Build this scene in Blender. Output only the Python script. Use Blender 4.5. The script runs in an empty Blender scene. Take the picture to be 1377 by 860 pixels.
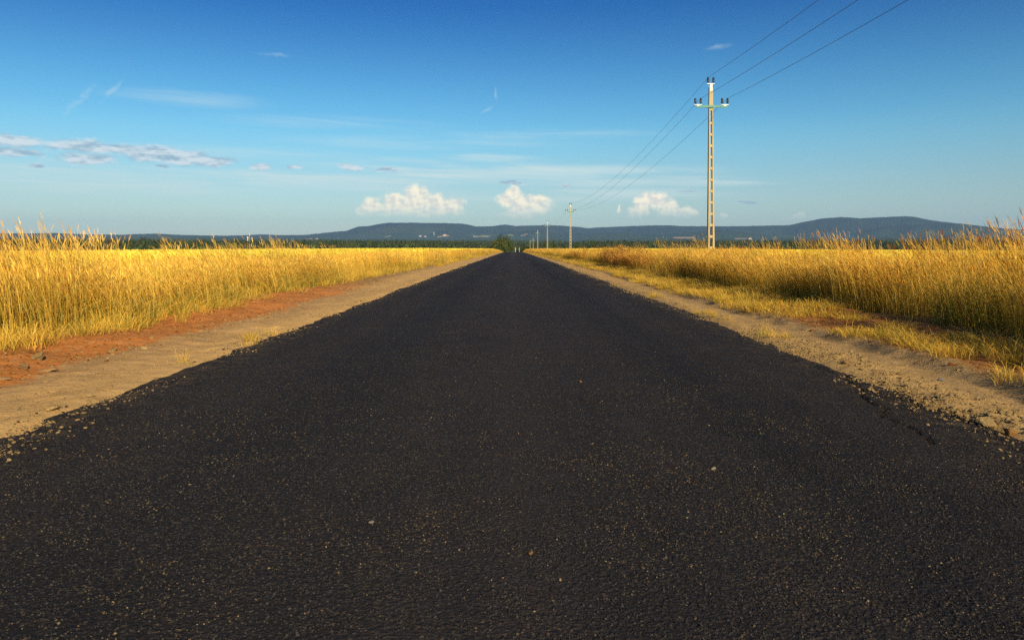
import bpy, bmesh, math, random
import numpy as np
from mathutils import Vector, Matrix
C = bpy.context.scene
COL = C.collection
R = math.radians
rng = np.random.default_rng(7)
random.seed(7)

# ------------------------------------------------------------------ camera, world, sun
F = 1000.0                    # focal length in pixels of a 1377 px wide picture
VX, VY = 690.5, 332.0         # where the road vanishes
EYE = 1.15
cam_d = bpy.data.cameras.new('camera')
cam = bpy.data.objects.new('camera', cam_d); COL.objects.link(cam)
cam.location = (0, 0, EYE); cam.rotation_euler = (R(90), 0, 0)
cam_d.sensor_width = 36; cam_d.lens = 36 * F / 1377
cam_d.shift_x = (688.5 - VX) / 1377
cam_d.shift_y = -(430 - VY) / 1377
cam_d.clip_start = 0.05; cam_d.clip_end = 60000
C.camera = cam

SUN_AZ, SUN_EL = 157.0, 24.0     # clockwise from the road direction: behind the camera, to the right
sd = bpy.data.lights.new('sun', 'SUN'); sd.energy = 5.0; sd.angle = R(0.53); sd.color = (1.0, 0.84, 0.58)
sun = bpy.data.objects.new('sun', sd); COL.objects.link(sun)
to_sun = Vector((math.sin(R(SUN_AZ)) * math.cos(R(SUN_EL)), math.cos(R(SUN_AZ)) * math.cos(R(SUN_EL)), math.sin(R(SUN_EL))))
sun.rotation_euler = to_sun.to_track_quat('Z', 'Y').to_euler()
sun.location = to_sun * 50
C.view_settings.view_transform = 'Standard'; C.view_settings.look = 'None'
C.view_settings.exposure = 0.55; C.view_settings.gamma = 1.0
C.view_settings.use_curve_mapping = False
C.cycles.use_denoising = False; C.cycles.max_bounces = 6; C.cycles.diffuse_bounces = 3; C.cycles.glossy_bounces = 2; C.cycles.transmission_bounces = 3; C.cycles.volume_bounces = 1; C.cycles.transparent_max_bounces = 4

class G:
    """small helper for node trees"""
    def __init__(s, nt): s.nt = nt
    def n(s, t, **kw):
        o = s.nt.nodes.new(t)
        for k, v in kw.items(): setattr(o, k, v)
        return o
    def put(s, sock, v):
        if isinstance(v, bpy.types.NodeSocket): s.nt.links.new(v, sock)
        elif v is not None: sock.default_value = v
    def m(s, op, a, b=None, c=None, clamp=False):
        o = s.n('ShaderNodeMath', operation=op); o.use_clamp = clamp
        for i, v in enumerate((a, b, c)):
            if v is not None: s.put(o.inputs[i], v)
        return o.outputs[0]
    def v(s, op, a, b=None):
        o = s.n('ShaderNodeVectorMath', operation=op)
        s.put(o.inputs[0], a)
        if b is not None: s.put(o.inputs[1], b)
        return o.outputs[1] if op in ('LENGTH', 'DOT_PRODUCT', 'DISTANCE') else o.outputs[0]
    def mix(s, f, a, b, blend='MIX'):
        o = s.n('ShaderNodeMix', data_type='RGBA', blend_type=blend)
        s.put(o.inputs[0], f); s.put(o.inputs[6], a); s.put(o.inputs[7], b)
        return o.outputs[2]
    def mr(s, v, a, b, c=0.0, d=1.0, smooth=False):
        o = s.n('ShaderNodeMapRange'); o.interpolation_type = 'SMOOTHSTEP' if smooth else 'LINEAR'
        for i, q in enumerate((v, a, b, c, d)): s.put(o.inputs[i], q)
        return o.outputs[0]
    def noise(s, vec, scale, detail=4, rough=0.55, dist=0.0, color=False):
        o = s.n('ShaderNodeTexNoise')
        if vec is not None: s.put(o.inputs['Vector'], vec)
        o.inputs['Scale'].default_value = scale; o.inputs['Detail'].default_value = detail
        o.inputs['Roughness'].default_value = rough; o.inputs['Distortion'].default_value = dist
        return o.outputs[1 if color else 0]
    def ramp(s, f, stops, interp='LINEAR'):
        o = s.n('ShaderNodeValToRGB'); o.color_ramp.interpolation = interp
        e = o.color_ramp.elements
        while len(e) < len(stops): e.new(0.5)
        for i, (p, c) in enumerate(stops):
            e[i].position = p; e[i].color = (*c, 1) if len(c) == 3 else c
        s.put(o.inputs[0], f)
        return o.outputs[0]
    def xyz(s, x, y, z):
        o = s.n('ShaderNodeCombineXYZ')
        for i, q in enumerate((x, y, z)): s.put(o.inputs[i], q)
        return o.outputs[0]
    def sep(s, vec):
        o = s.n('ShaderNodeSeparateXYZ'); s.put(o.inputs[0], vec); return o.outputs

def c4(*c): return (*c, 1.0)

def ang(px, py):
    dx = px - VX
    return math.atan(dx / F) * 1000, math.atan((VY - py) / math.hypot(F, dx)) * 1000

def build_world():
    w = bpy.data.worlds.new('World'); C.world = w; w.use_nodes = True
    nt = w.node_tree; nt.nodes.clear(); g = G(nt)
    sky = g.n('ShaderNodeTexSky', sky_type='NISHITA'); sky.sun_disc = False
    sky.sun_elevation = R(SUN_EL); sky.sun_rotation = R(SUN_AZ)
    sky.altitude = 300; sky.air_density = 1.0; sky.dust_density = 0.6; sky.ozone_density = 2.5
    d = g.n('ShaderNodeTexCoord').outputs['Generated']
    x, y, z = g.sep(d)
    az = g.m('MULTIPLY', g.m('ARCTAN2', x, y), 1000)
    el = g.m('MULTIPLY', g.m('ARCSINE', z), 1000)
    P = g.xyz(az, el, 0.0)
    # colour of the clear air by height above the horizon (carried on to the zenith)
    tint = g.ramp(g.mr(el, 0, 1570), SKY_TINT, 'CARDINAL')
    base = g.mix(1.0, sky.outputs[0], tint, 'MULTIPLY')
    # --- thin streaks of high cloud
    wv = g.noise(g.v('MULTIPLY', P, (0.006, 0.02, 0)), 1.0, 3, 0.5, color=True)
    Pw = g.v('ADD', P, g.v('MULTIPLY', g.v('SUBTRACT', wv, (0.5, 0.5, 0.5)), (60, 16, 0)))
    tilt = g.v('ADD', P, g.xyz(0.0, g.m('MULTIPLY', az, 0.035), 0.0))
    st = g.noise(g.v('MULTIPLY', tilt, (0.0045, 0.075, 0)), 1.0, 6, 0.6, 0.6)
    st = g.mr(st, 0.30, 0.72, smooth=True)
    def blobs(lst, vec):
        out = None
        for (px, py, rx, ry) in lst:
            cx, cy = ang(px, py)
            r = g.v('LENGTH', g.v('MULTIPLY', g.v('SUBTRACT', vec, (cx, cy, 0)), (1 / rx, 1 / ry, 0)))
            f = g.m('SUBTRACT', 1.0, r)
            out = f if out is None else g.m('MAXIMUM', out, f)
        return out
    bands = blobs([(120, 240, 460, 24), (420, 244, 300, 20), (690, 233, 360, 17), (900, 243, 290, 12), (560, 222, 220, 12), (760, 262, 300, 14),
                   (620, 215, 150, 8)], Pw)
    high = blobs([(300, 205, 280, 14), (580, 192, 260, 13), (440, 163, 200, 11), (700, 180, 240, 9), (250, 132, 130, 13)], Pw)
    sa = g.m('MULTIPLY', g.m('MAXIMUM', g.mr(bands, 0.0, 0.7, smooth=True), g.mr(high, 0.0, 0.9, 0.0, 0.42, smooth=True)), st)
    Pf = g.v('ADD', P, g.v('MULTIPLY', g.v('SUBTRACT', g.noise(g.v('MULTIPLY', P, (0.06, 0.06, 0)), 1.0, 3, 0.55, color=True), (0.5, 0.5, 0.5)), (12, 9, 0)))
    fil = None
    for (px, py, rx, ry, an) in [(150, 122, 26, 4, 50), (107, 134, 34, 6, 52), (668, 127, 12, 3, 95), (655, 147, 16, 4, 35), (372, 74, 30, 4, 0), (967, 63, 24, 5, 6), (62, 205, 30, 5, 60)]:
        cx, cy = ang(px, py); q = g.v('SUBTRACT', Pf, (cx, cy, 0)); ca, sn = math.cos(R(an)), math.sin(R(an))
        f = g.m('SUBTRACT', 1.0, g.v('LENGTH', g.xyz(g.v('DOT_PRODUCT', q, (ca / rx, sn / rx, 0)), g.v('DOT_PRODUCT', q, (-sn / ry, ca / ry, 0)), 0.0)))
        fil = f if fil is None else g.m('MAXIMUM', fil, f)
    fn = g.mr(g.noise(g.v('MULTIPLY', P, (0.05, 0.09, 0)), 1.0, 5, 0.65), 0.30, 0.66, smooth=True)
    fa = g.m('MULTIPLY', g.m('MULTIPLY', g.mr(fil, 0.0, 0.9, smooth=True), fn), 0.26)
    sa = g.m('ADD', g.m('MULTIPLY', sa, 0.85), fa, clamp=True)
    col = g.mix(sa, base, c4(*STREAK))
    # --- heaped clouds: warped blobs + noise, lit from upper right
    nz = lambda vec, sx, sy, det=6: g.noise(g.v('MULTIPLY', vec, (sx, sy, 0)), 1.0, det, 0.58)
    warp = g.noise(g.v('MULTIPLY', P, (0.045, 0.055, 0)), 1.0, 3, 0.5, color=True)
    Pc = g.v('ADD', P, g.v('MULTIPLY', g.v('SUBTRACT', warp, (0.5, 0.5, 0.5)), (15, 13, 0)))
    def cumulus(lst, base_py, soft, c_lit, c_sh, sx, sy, amp, off, amax):
        D = blobs(lst, Pc)
        n1 = nz(P, sx, sy); n2 = nz(g.v('ADD', P, off), sx, sy)
        D = g.m('ADD', D, g.m('MULTIPLY', g.m('SUBTRACT', n1, 0.5), amp))
        a = g.mr(D, 0.03, soft, smooth=True)
        cb = ang(690, base_py or 300)[1]
        low = g.mr(el, cb - 2, cb + 26, smooth=True) if base_py else 1.0
        a = g.m('MULTIPLY', a, low)
        rel = g.m('ADD', 0.55, g.m('MULTIPLY', g.m('SUBTRACT', n1, n2), 4.2), clamp=True)
        return g.m('MULTIPLY', a, amax), g.mix(rel, c4(*c_sh), c4(*c_lit))
    big = [(500, 277, 18, 15), (492, 284, 16, 11), (530, 270, 24, 15), (560, 266, 25, 21), (563, 260, 17, 15), (585, 270, 24, 15), (606, 276, 26, 14), (545, 279, 58, 14), (560, 285, 80, 9),
           (690, 263, 15, 17), (682, 268, 20, 12), (700, 272, 17, 14), (722, 268, 22, 10), (712, 279, 40, 12), (700, 288, 34, 10),
           (862, 273, 16, 15), (872, 267, 17, 13), (886, 272, 17, 14), (900, 277, 15, 14), (925, 286, 15, 11), (858, 285, 16, 12), (905, 286, 26, 9), (833, 281, 4, 6), (972, 290, 8, 5),
           (1075, 291, 9, 5), (1058, 294, 14, 4)]
    a, cc = cumulus(big, 299, 0.6, CU_LIT, CU_SH, 0.085, 0.095, 0.8, (4, 4, 0), 0.96)
    col = g.mix(a, col, cc)
    flat = [(22, 189, 38, 10), (12, 204, 30, 7), (38, 205, 22, 5), (108, 196, 48, 10), (150, 199, 46, 9), (118, 213, 44, 9), (205, 207, 48, 13), (245, 212, 50, 13), (285, 217, 42, 9),
            (349, 225, 17, 6), (395, 226, 13, 4), (473, 224, 22, 6), (520, 229, 19, 5), (218, 224, 10, 4), (50, 222, 12, 4),
            (688, 246, 24, 4), (764, 250, 12, 3), (925, 257, 18, 2.5), (1005, 273, 22, 3)]
    a2, cc2 = cumulus(flat, None, 0.62, FL_LIT, FL_SH, 0.035, 0.10, 0.62, (0, 4.5, 0), 0.85)
    col = g.mix(a2, col, cc2)
    bg = g.n('ShaderNodeBackground'); g.put(bg.inputs[0], col); bg.inputs[1].default_value = 0.10
    out = g.n('ShaderNodeOutputWorld'); nt.links.new(bg.outputs[0], out.inputs[0])

SKY_TINT = [(0.0, (0.58, 0.64, 0.62)), (0.05, (0.57, 0.69, 0.67)), (0.105, (0.34, 0.69, 0.77)), (0.2, (0.055, 0.32, 0.61)), (0.4, (0.035, 0.25, 0.55)), (1.0, (0.035, 0.25, 0.55))]
STREAK = (4.8, 5.8, 5.6)
CU_LIT = (8.4, 7.6, 5.5); CU_SH = (6.1, 5.9, 5.0)
FL_LIT = (5.2, 5.7, 5.9); FL_SH = (2.3, 3.3, 4.1)
build_world()

# ------------------------------------------------------------------ helpers
def tag(o, label=None, cat=None, group=None, kind=None):
    if label: o['label'] = label
    if cat: o['category'] = cat
    if group: o['group'] = group
    if kind: o['kind'] = kind
    return o
def empty(name, loc=(0, 0, 0), rz=0.0):
    o = bpy.data.objects.new(name, None); COL.objects.link(o)
    o.location = loc; o.rotation_euler = (0, 0, rz); o.empty_display_size = 0.3
    return o
def mesh_obj(name, verts, faces, mat, parent=None, smooth=False, link=True):
    me = bpy.data.meshes.new(name)
    me.from_pydata([tuple(v) for v in verts], [], [tuple(f) for f in faces])
    me.materials.append(mat)
    if smooth: me.polygons.foreach_set('use_smooth', [True] * len(me.polygons))
    me.update()
    o = bpy.data.objects.new(name, me)
    if link: COL.objects.link(o)
    if parent: o.parent = parent
    return o
def grid_obj(name, X, Y, Z, mat, smooth=True):
    """X, Y, Z arrays of shape (rows, cols)"""
    nr, nc = X.shape
    co = np.stack([X, Y, Z], -1).reshape(-1, 3).astype(np.float32)
    i = np.arange(nr * nc).reshape(nr, nc)
    q = np.stack([i[:-1, :-1], i[:-1, 1:], i[1:, 1:], i[1:, :-1]], -1).reshape(-1, 4)
    return quads_obj(name, co, q, mat, smooth)
def quads_obj(name, co, q, mat, smooth=True, col=None, link=True, parent=None):
    me = bpy.data.meshes.new(name)
    me.vertices.add(len(co)); me.vertices.foreach_set('co', np.ascontiguousarray(co, np.float32).ravel())
    me.loops.add(q.size); me.loops.foreach_set('vertex_index', np.ascontiguousarray(q, np.int32).ravel())
    me.polygons.add(len(q)); me.polygons.foreach_set('loop_start', np.arange(0, q.size, q.shape[1], dtype=np.int32))
    if smooth: me.polygons.foreach_set('use_smooth', np.ones(len(q), bool))
    me.update(calc_edges=True); me.validate()
    if col is not None:
        a = me.color_attributes.new('col', 'FLOAT_COLOR', 'POINT')
        a.data.foreach_set('color', np.concatenate([col, np.ones((len(col), 1))], 1).astype(np.float32).ravel())
    me.materials.append(mat)
    o = bpy.data.objects.new(name, me)
    if link: COL.objects.link(o)
    if parent: o.parent = parent
    return o
def copy_tree(o, parent=None):
    c = o.copy(); COL.objects.link(c)
    if parent: c.parent = parent
    for ch in list(o.children): copy_tree(ch, c)
    return c

# value noise
_P = np.random.default_rng(3).random((256, 256))
def vnoise(x, y):
    xi = np.floor(x).astype(int); yi = np.floor(y).astype(int)
    fx = x - xi; fy = y - yi
    fx = fx * fx * (3 - 2 * fx); fy = fy * fy * (3 - 2 * fy)
    a = _P[xi & 255, yi & 255]; b = _P[(xi + 1) & 255, yi & 255]
    c = _P[xi & 255, (yi + 1) & 255]; d = _P[(xi + 1) & 255, (yi + 1) & 255]
    return (a * (1 - fx) + b * fx) * (1 - fy) + (c * (1 - fx) + d * fx) * fy - 0.5
def fbm(x, y, o=4, lac=2.1, gain=0.5):
    s = 0; a = 1.0
    for k in range(o):
        s = s + a * vnoise(x + 17.3 * k, y + 9.1 * k); x = x * lac; y = y * lac; a *= gain
    return s
def sstep(a, b, x):
    t = np.clip((x - a) / (b - a), 0, 1); return t * t * (3 - 2 * t)

# ------------------------------------------------------------------ terrain
PY = np.array([-400, 40, 150, 215, 250, 285, 330, 420, 600, 800, 1200, 2000, 3000, 4500, 6000, 9000, 15000], float)
PZ = np.array([0, 0, -0.22, -0.40, -0.62, -1.25, -2.6, -4.6, -6.0, -6.5, -3.5, 3.0, 12.0, 31.0, 55.0, 90.0, 120.0], float)
def profile(y): return np.interp(y, PY, PZ)
def cross(x, y):
    """height of the land across the road, with the near roughness"""
    ax = np.abs(x)
    near = 1 - sstep(300, 420, y)
    left = -0.011 * np.clip(-x - 8, 0, 400) * near
    right = -0.006 * np.clip(x - 9, 0, 400) * near
    n1 = fbm(x * 1.3, y * 0.9, 4); n2 = fbm(x * 7, y * 7, 3)
    bed = -0.10 * (1 - sstep(2.75, 3.3, ax))
    sh = sstep(2.7, 3.2, ax)
    rough = (0.055 * n1 + 0.022 * n2) * sh
    rut = -0.035 * np.exp(-((x - 3.95 + 0.1 * n1) / 0.22) ** 2) - 0.02 * np.exp(-((x + 3.8) / 0.35) ** 2)
    bank = (0.05 * sstep(3.96, 4.2, x + 0.16 * n1) + 0.06 * sstep(4.3, 5.2, x + 0.25 * n1)) + 0.10 * sstep(4.2, 5.3, -x + 0.2 * n1)
    clod = 0.07 * np.clip(fbm(x * 2.6 + 40, y * 2.2, 3), 0, 1) * sstep(4.2, 4.8, x)
    wide = 1 - sstep(60, 200, ax)
    return (left + right) + (bed + 0.012 + rough + rut + bank + clod) * near * np.where(ax < 60, 1, wide)
def height(x, y):
    x = np.asarray(x, float); y = np.asarray(y, float)
    d = np.sqrt(x * x + y * y)
    t = sstep(300, 700, y)
    base = profile(np.where(y > 0, y * (1 - t) + d * t, y))
    roll = 5.0 * fbm(x / 420 + 3, y / 420, 3) * sstep(420, 1200, d)
    return base + cross(x, y) + roll

def axis(lo, hi, first, growth, start):
    v = [start]; s = first
    while v[-1] < hi: v.append(v[-1] + s); s *= growth
    return v
xs_pos = list(np.arange(0, 2.6, 0.65)) + list(np.arange(2.6, 6.2, 0.05)) + axis(0, 13500, 0.12, 1.085, 6.25)
xs = np.array(sorted(set([-v for v in xs_pos] + xs_pos)))
ys = np.array([-300, -150, -70, -30, -12, -5, -1] + list(np.arange(1.5, 14, 0.06)) + axis(0, 13800, 0.07, 1.022, 14.0))

def material(name):
    m = bpy.data.materials.new(name); m.use_nodes = True
    nt = m.node_tree; nt.nodes.clear(); g = G(nt)
    out = g.n('ShaderNodeOutputMaterial')
    return m, g, out
def principled(g, out, col, rough=0.9, spec=0.3, normal=None, metal=0.0):
    b = g.n('ShaderNodeBsdfPrincipled')
    g.put(b.inputs['Base Color'], col); g.put(b.inputs['Roughness'], rough)
    b.inputs['Specular IOR Level'].default_value = spec; b.inputs['Metallic'].default_value = metal
    if normal is not None: g.put(b.inputs['Normal'], normal)
    g.nt.links.new(b.outputs[0], out.inputs[0]); return b
def bump(g, h, strength=0.5, dist=0.02, normal=None):
    o = g.n('ShaderNodeBump'); o.inputs['Strength'].default_value = strength; o.inputs['Distance'].default_value = dist
    g.put(o.inputs['Height'], h)
    if normal is not None: g.put(o.inputs['Normal'], normal)
    return o.outputs[0]
def simple_mat(name, col, rough=0.7, spec=0.3, var=0.25, scale=6.0, metal=0.0, bmp=0.15):
    m, g, out = material(name)
    p = g.n('ShaderNodeTexCoord').outputs['Object']
    n = g.noise(p, scale, 5, 0.6)
    cc = g.mix(n, c4(*[v * (1 - var) for v in col]), c4(*[min(1, v * (1 + var)) for v in col]))
    principled(g, out, cc, rough, spec, bump(g, g.noise(p, scale * 6, 4), bmp, 0.01), metal)
    return m

def ground_mat():
    m, g, out = material('soil')
    pos = g.n('ShaderNodeNewGeometry').outputs['Position']
    x, y, z = g.sep(pos)
    nA = g.noise(pos, 1.3, 5, 0.6); nB = g.noise(pos, 9, 6, 0.65); nC = g.noise(pos, 55, 4, 0.6)
    xw = g.m('ADD', x, g.m('ADD', g.m('MULTIPLY', g.m('SUBTRACT', nA, 0.5), 0.75), g.m('MULTIPLY', g.m('SUBTRACT', nB, 0.5), 0.35)))
    t = g.mr(xw, -8, 8)
    P = lambda v: (v + 8) / 16
    sand = (0.57, 0.35, 0.125); red = (0.50, 0.185, 0.042); lit = (0.30, 0.19, 0.05); grit = (0.48, 0.30, 0.105); dirt = (0.36, 0.235, 0.10); rust = (0.33, 0.135, 0.034)
    c = g.ramp(t, [(P(-7), lit), (P(-5.5), lit), (P(-5.25), red), (P(-4.35), red), (P(-4.2), (0.42, 0.25, 0.10)), (P(-3.5), sand), (P(2.9), grit), (P(3.5), grit), (P(3.7), dirt), (P(4.15), dirt), (P(4.35), rust), (P(5.3), rust), (P(5.6), (0.12, 0.085, 0.03)), (P(7.0), lit)])
    # far from the camera the red strip gives way to sand and dry litter
    far = g.mr(y, 16, 26, smooth=True)
    cf = g.ramp(t, [(P(-7), lit), (P(-5.0), lit), (P(-4.6), (0.30, 0.19, 0.08)), (P(-4.2), sand), (P(2.9), grit), (P(3.9), grit), (P(4.2), (0.27, 0.19, 0.08)), (P(5.6), lit)])
    c = g.mix(far, c, cf)
    # dusty flecks, dark crumbs
    c = g.mix(g.m('MULTIPLY', g.mr(nB, 0.52, 0.75), 0.45), c, c4(0.54, 0.38, 0.19))
    c = g.mix(g.m('MULTIPLY', g.mr(nC, 0.42, 0.25), 0.5), c, c4(0.10, 0.06, 0.03))
    mo = g.noise(g.v('MULTIPLY', pos, (3.0, 0.6, 1)), 1.0, 5, 0.6)
    c = g.mix(g.mr(mo, 0.35, 0.65, 0.0, 0.45), c, g.mix(1.0, c, c4(0.68, 0.66, 0.64), 'MULTIPLY'))
    # valley floor: woodland and meadow, blotches of dry field
    wood = g.noise(pos, 0.004, 4, 0.55); fine = g.noise(pos, 0.06, 4, 0.6)
    v = g.ramp(wood, [(0.3, (0.020, 0.034, 0.012)), (0.5, (0.034, 0.055, 0.018)), (0.62, (0.055, 0.075, 0.025)), (0.75, (0.10, 0.095, 0.035))])
    v = g.mix(g.mr(fine, 0.3, 0.7, 0, 0.6), v, g.mix(1.0, v, c4(0.5, 0.5, 0.5), 'MULTIPLY'))
    c = g.mix(g.mr(y, 330, 480, smooth=True), c, v)
    h = g.m('ADD', g.m('MULTIPLY', nB, 0.7), g.m('MULTIPLY', nC, 0.5))
    principled(g, out, c, 0.95, 0.15, bump(g, h, 0.85, 0.03))
    return m
Xg, Yg = np.meshgrid(xs, ys)
ground = grid_obj('ground', Xg, Yg, height(Xg, Yg), ground_mat())
tag(ground, 'sandy verges, red soil and the land running out to the valley', kind='structure')

# ------------------------------------------------------------------ road
def road_mat():
    m, g, out = material('asphalt')
    pos = g.n('ShaderNodeNewGeometry').outputs['Position']
    x, y, z = g.sep(pos)
    v1 = g.n('ShaderNodeTexVoronoi'); g.put(v1.inputs['Vector'], pos); v1.inputs['Scale'].default_value = 64; v1.inputs['Randomness'].default_value = 1.0
    v2 = g.n('ShaderNodeTexVoronoi'); g.put(v2.inputs['Vector'], pos); v2.inputs['Scale'].default_value = 150
    stone = g.sep(v1.outputs['Color'])[0]
    fine = g.noise(pos, 200, 3, 0.6)
    lump = g.noise(pos, 26, 4, 0.6)
    big = g.noise(g.v('MULTIPLY', pos, (0.9, 0.25, 1)), 1.0, 5, 0.6)
    patch = g.noise(pos, 3.2, 5, 0.65)
    bit = (0.0085, 0.0076, 0.0080)
    nA = g.noise(pos, 50, 4, 0.6); nB = g.noise(g.v('ADD', pos, (7.3, 3.1, 0.0)), 64, 3, 0.6)
    amount = g.mr(g.noise(pos, 2.2, 6, 0.72), 0.40, 0.64, 0.1, 1.0, smooth=True)
    c = g.ramp(nA, [(0.42, bit), (0.52, (0.016, 0.0142, 0.0132)), (0.60, (0.032, 0.0275, 0.023)), (0.72, (0.055, 0.047, 0.036))])
    c = g.mix(g.mr(v1.outputs['Distance'], 0.28, 0.55, 0.0, 0.8), c, c4(*bit))
    fleck = g.m('MULTIPLY', g.mr(nB, 0.57, 0.66, smooth=True), amount)
    c = g.mix(g.m('MULTIPLY', fleck, 0.75), c, g.ramp(stone, [(0.0, (0.045, 0.036, 0.022)), (0.7, (0.085, 0.062, 0.030)), (0.95, (0.15, 0.11, 0.055)), (1.0, (0.25, 0.19, 0.11))]))
    # brown dust held in the texture, more in worn patches and towards the edges
    dust = g.m('MULTIPLY', g.mr(patch, 0.48, 0.72, smooth=True), g.mr(lump, 0.45, 0.65))
    c = g.mix(g.m('MULTIPLY', dust, 0.22), c, c4(0.07, 0.052, 0.032))
    ed = g.m('MULTIPLY', g.mr(g.m('ABSOLUTE', x), 2.35, 3.1, smooth=True), g.mr(g.noise(pos, 7, 5, 0.7), 0.45, 0.68))
    c = g.mix(g.m('MULTIPLY', ed, 0.55), c, c4(0.16, 0.115, 0.06))
    c = g.mix(g.mr(big, 0.3, 0.7, 0.0, 0.5), c, g.mix(1.0, c, c4(1.55, 1.42, 1.32), 'MULTIPLY'))
    mid = g.m('SUBTRACT', 1.0, g.mr(g.m('ABSOLUTE', g.m('ADD', x, g.m('MULTIPLY', g.m('SUBTRACT', big, 0.5), 1.2))), 0.0, 0.7, smooth=True))
    c = g.mix(g.m('MULTIPLY', mid, 0.4), c, c4(0.045, 0.033, 0.027))
    # paler wheel tracks, worn along the road
    xa = g.m('ADD', x, g.m('MULTIPLY', g.m('SUBTRACT', g.noise(g.v('MULTIPLY', pos, (0.2, 0.08, 1)), 1.0, 2), 0.5), 0.9))
    tr = None
    for cx in (-2.15, -0.75, 0.8, 2.2):
        q = g.m('SUBTRACT', 1.0, g.mr(g.m('ABSOLUTE', g.m('SUBTRACT', xa, cx)), 0.05, 0.55, smooth=True))
        tr = q if tr is None else g.m('MAXIMUM', tr, q)
    c = g.mix(g.m('MULTIPLY', tr, 0.6), c, g.mix(1.0, c, c4(1.7, 1.55, 1.42), 'MULTIPLY'))
    c = g.mix(1.0, c, c4(1.22, 1.22, 1.26), 'MULTIPLY')
    h = g.m('ADD', g.m('ADD', g.m('MULTIPLY', v1.outputs['Distance'], -0.35), g.m('MULTIPLY', stone, 0.2)), g.m('ADD', g.m('MULTIPLY', nA, 1.6), g.m('MULTIPLY', nB, 0.8)))
    rr = g.mr(stone, 0, 1, 0.7, 0.95)
    principled(g, out, c, rr, 0.16, bump(g, h, 1.0, 0.03))
    return m
RW = 3.08
CRACK = [(3.02, 6.75), (2.86, 6.35), (2.80, 5.95), (2.66, 5.65), (2.62, 5.25), (2.48, 4.98), (2.50, 4.6), (2.41, 4.3)]
CRACK2 = [(2.80, 5.95), (2.95, 5.6), (2.93, 5.2), (3.05, 4.9)]
def crack_dist(x, y):
    d = np.full(x.shape, 9.0)
    xx = x + 0.05 * vnoise(x * 11, y * 11) + 0.03 * vnoise(x * 31, y * 31)
    for L in (CRACK, CRACK2):
        for (ax, ay), (bx, by) in zip(L, L[1:]):
            vx, vy = bx - ax, by - ay
            t = np.clip(((xx - ax) * vx + (y - ay) * vy) / (vx * vx + vy * vy), 0, 1)
            d = np.minimum(d, np.hypot(xx - ax - t * vx, y - ay - t * vy))
    return d
def road_xz(t, y):
    eL = RW + 0.16 * fbm(y * 0.35, y * 0 + 2.2, 3) + 0.10 * fbm(y * 3, y * 0 + 5.1, 3)
    eR = RW + 0.16 * fbm(y * 0.4, y * 0 + 8.2, 3) + 0.10 * fbm(y * 3, y * 0 + 1.1, 3)
    bend = 0.00018 * np.clip(y - 260, 0, 900) ** 2
    x = np.where(t < 0, t * eL, t * eR) + bend
    z = profile(y) + 0.045 * (1 - t * t) + 0.006 * fbm(x * 0.8, y * 0.5, 2)
    return x, z
rows = [list(np.arange(-8, 1.5, 0.5)) + list(np.arange(1.5, 9.5, 0.022)) + [], axis(0, 640, 0.05, 1.035, 9.5)]
verts = []; quads = []
for k, (yy, nc) in enumerate(((np.array(rows[0] + [9.5]), 261), (np.array(rows[1]), 61))):
    t = np.linspace(-1, 1, nc)
    t = np.sign(t) * (1 - (1 - np.abs(t)) ** 1.15)
    T, Y = np.meshgrid(t, yy)
    X, Z = road_xz(T, Y)
    if k == 0:
        dd = crack_dist(X, Y)
        Z = Z - 0.03 * np.exp(-(dd / 0.013) ** 2) + 0.002 * fbm(X * 7, Y * 7, 2) + 0.0012 * vnoise(X * 45, Y * 45)
        Z = Z - 0.012 * (dd < 0.5) * sstep(2.7, 3.0, X) * np.clip(fbm(X * 9, Y * 9, 2), 0, 1) * 2
    # broken rim turned down into the shoulder
    X = np.concatenate([X[:, :1] - 0.03, X, X[:, -1:] + 0.03], 1); Y = np.concatenate([Y[:, :1], Y, Y[:, -1:]], 1)
    Z = np.concatenate([Z[:, :1] - 0.09, Z, Z[:, -1:] - 0.09], 1)
    nr, n2 = X.shape
    i = np.arange(nr * n2).reshape(nr, n2) + (len(np.concatenate(verts)) if verts else 0)
    verts.append(np.stack([X, Y, Z], -1).reshape(-1, 3))
    quads.append(np.stack([i[:-1, :-1], i[:-1, 1:], i[1:, 1:], i[1:, :-1]], -1).reshape(-1, 4))
road = quads_obj('road', np.concatenate(verts), np.concatenate(quads), road_mat())
tag(road, 'dark asphalt country road running straight to the horizon', kind='structure')

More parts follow.
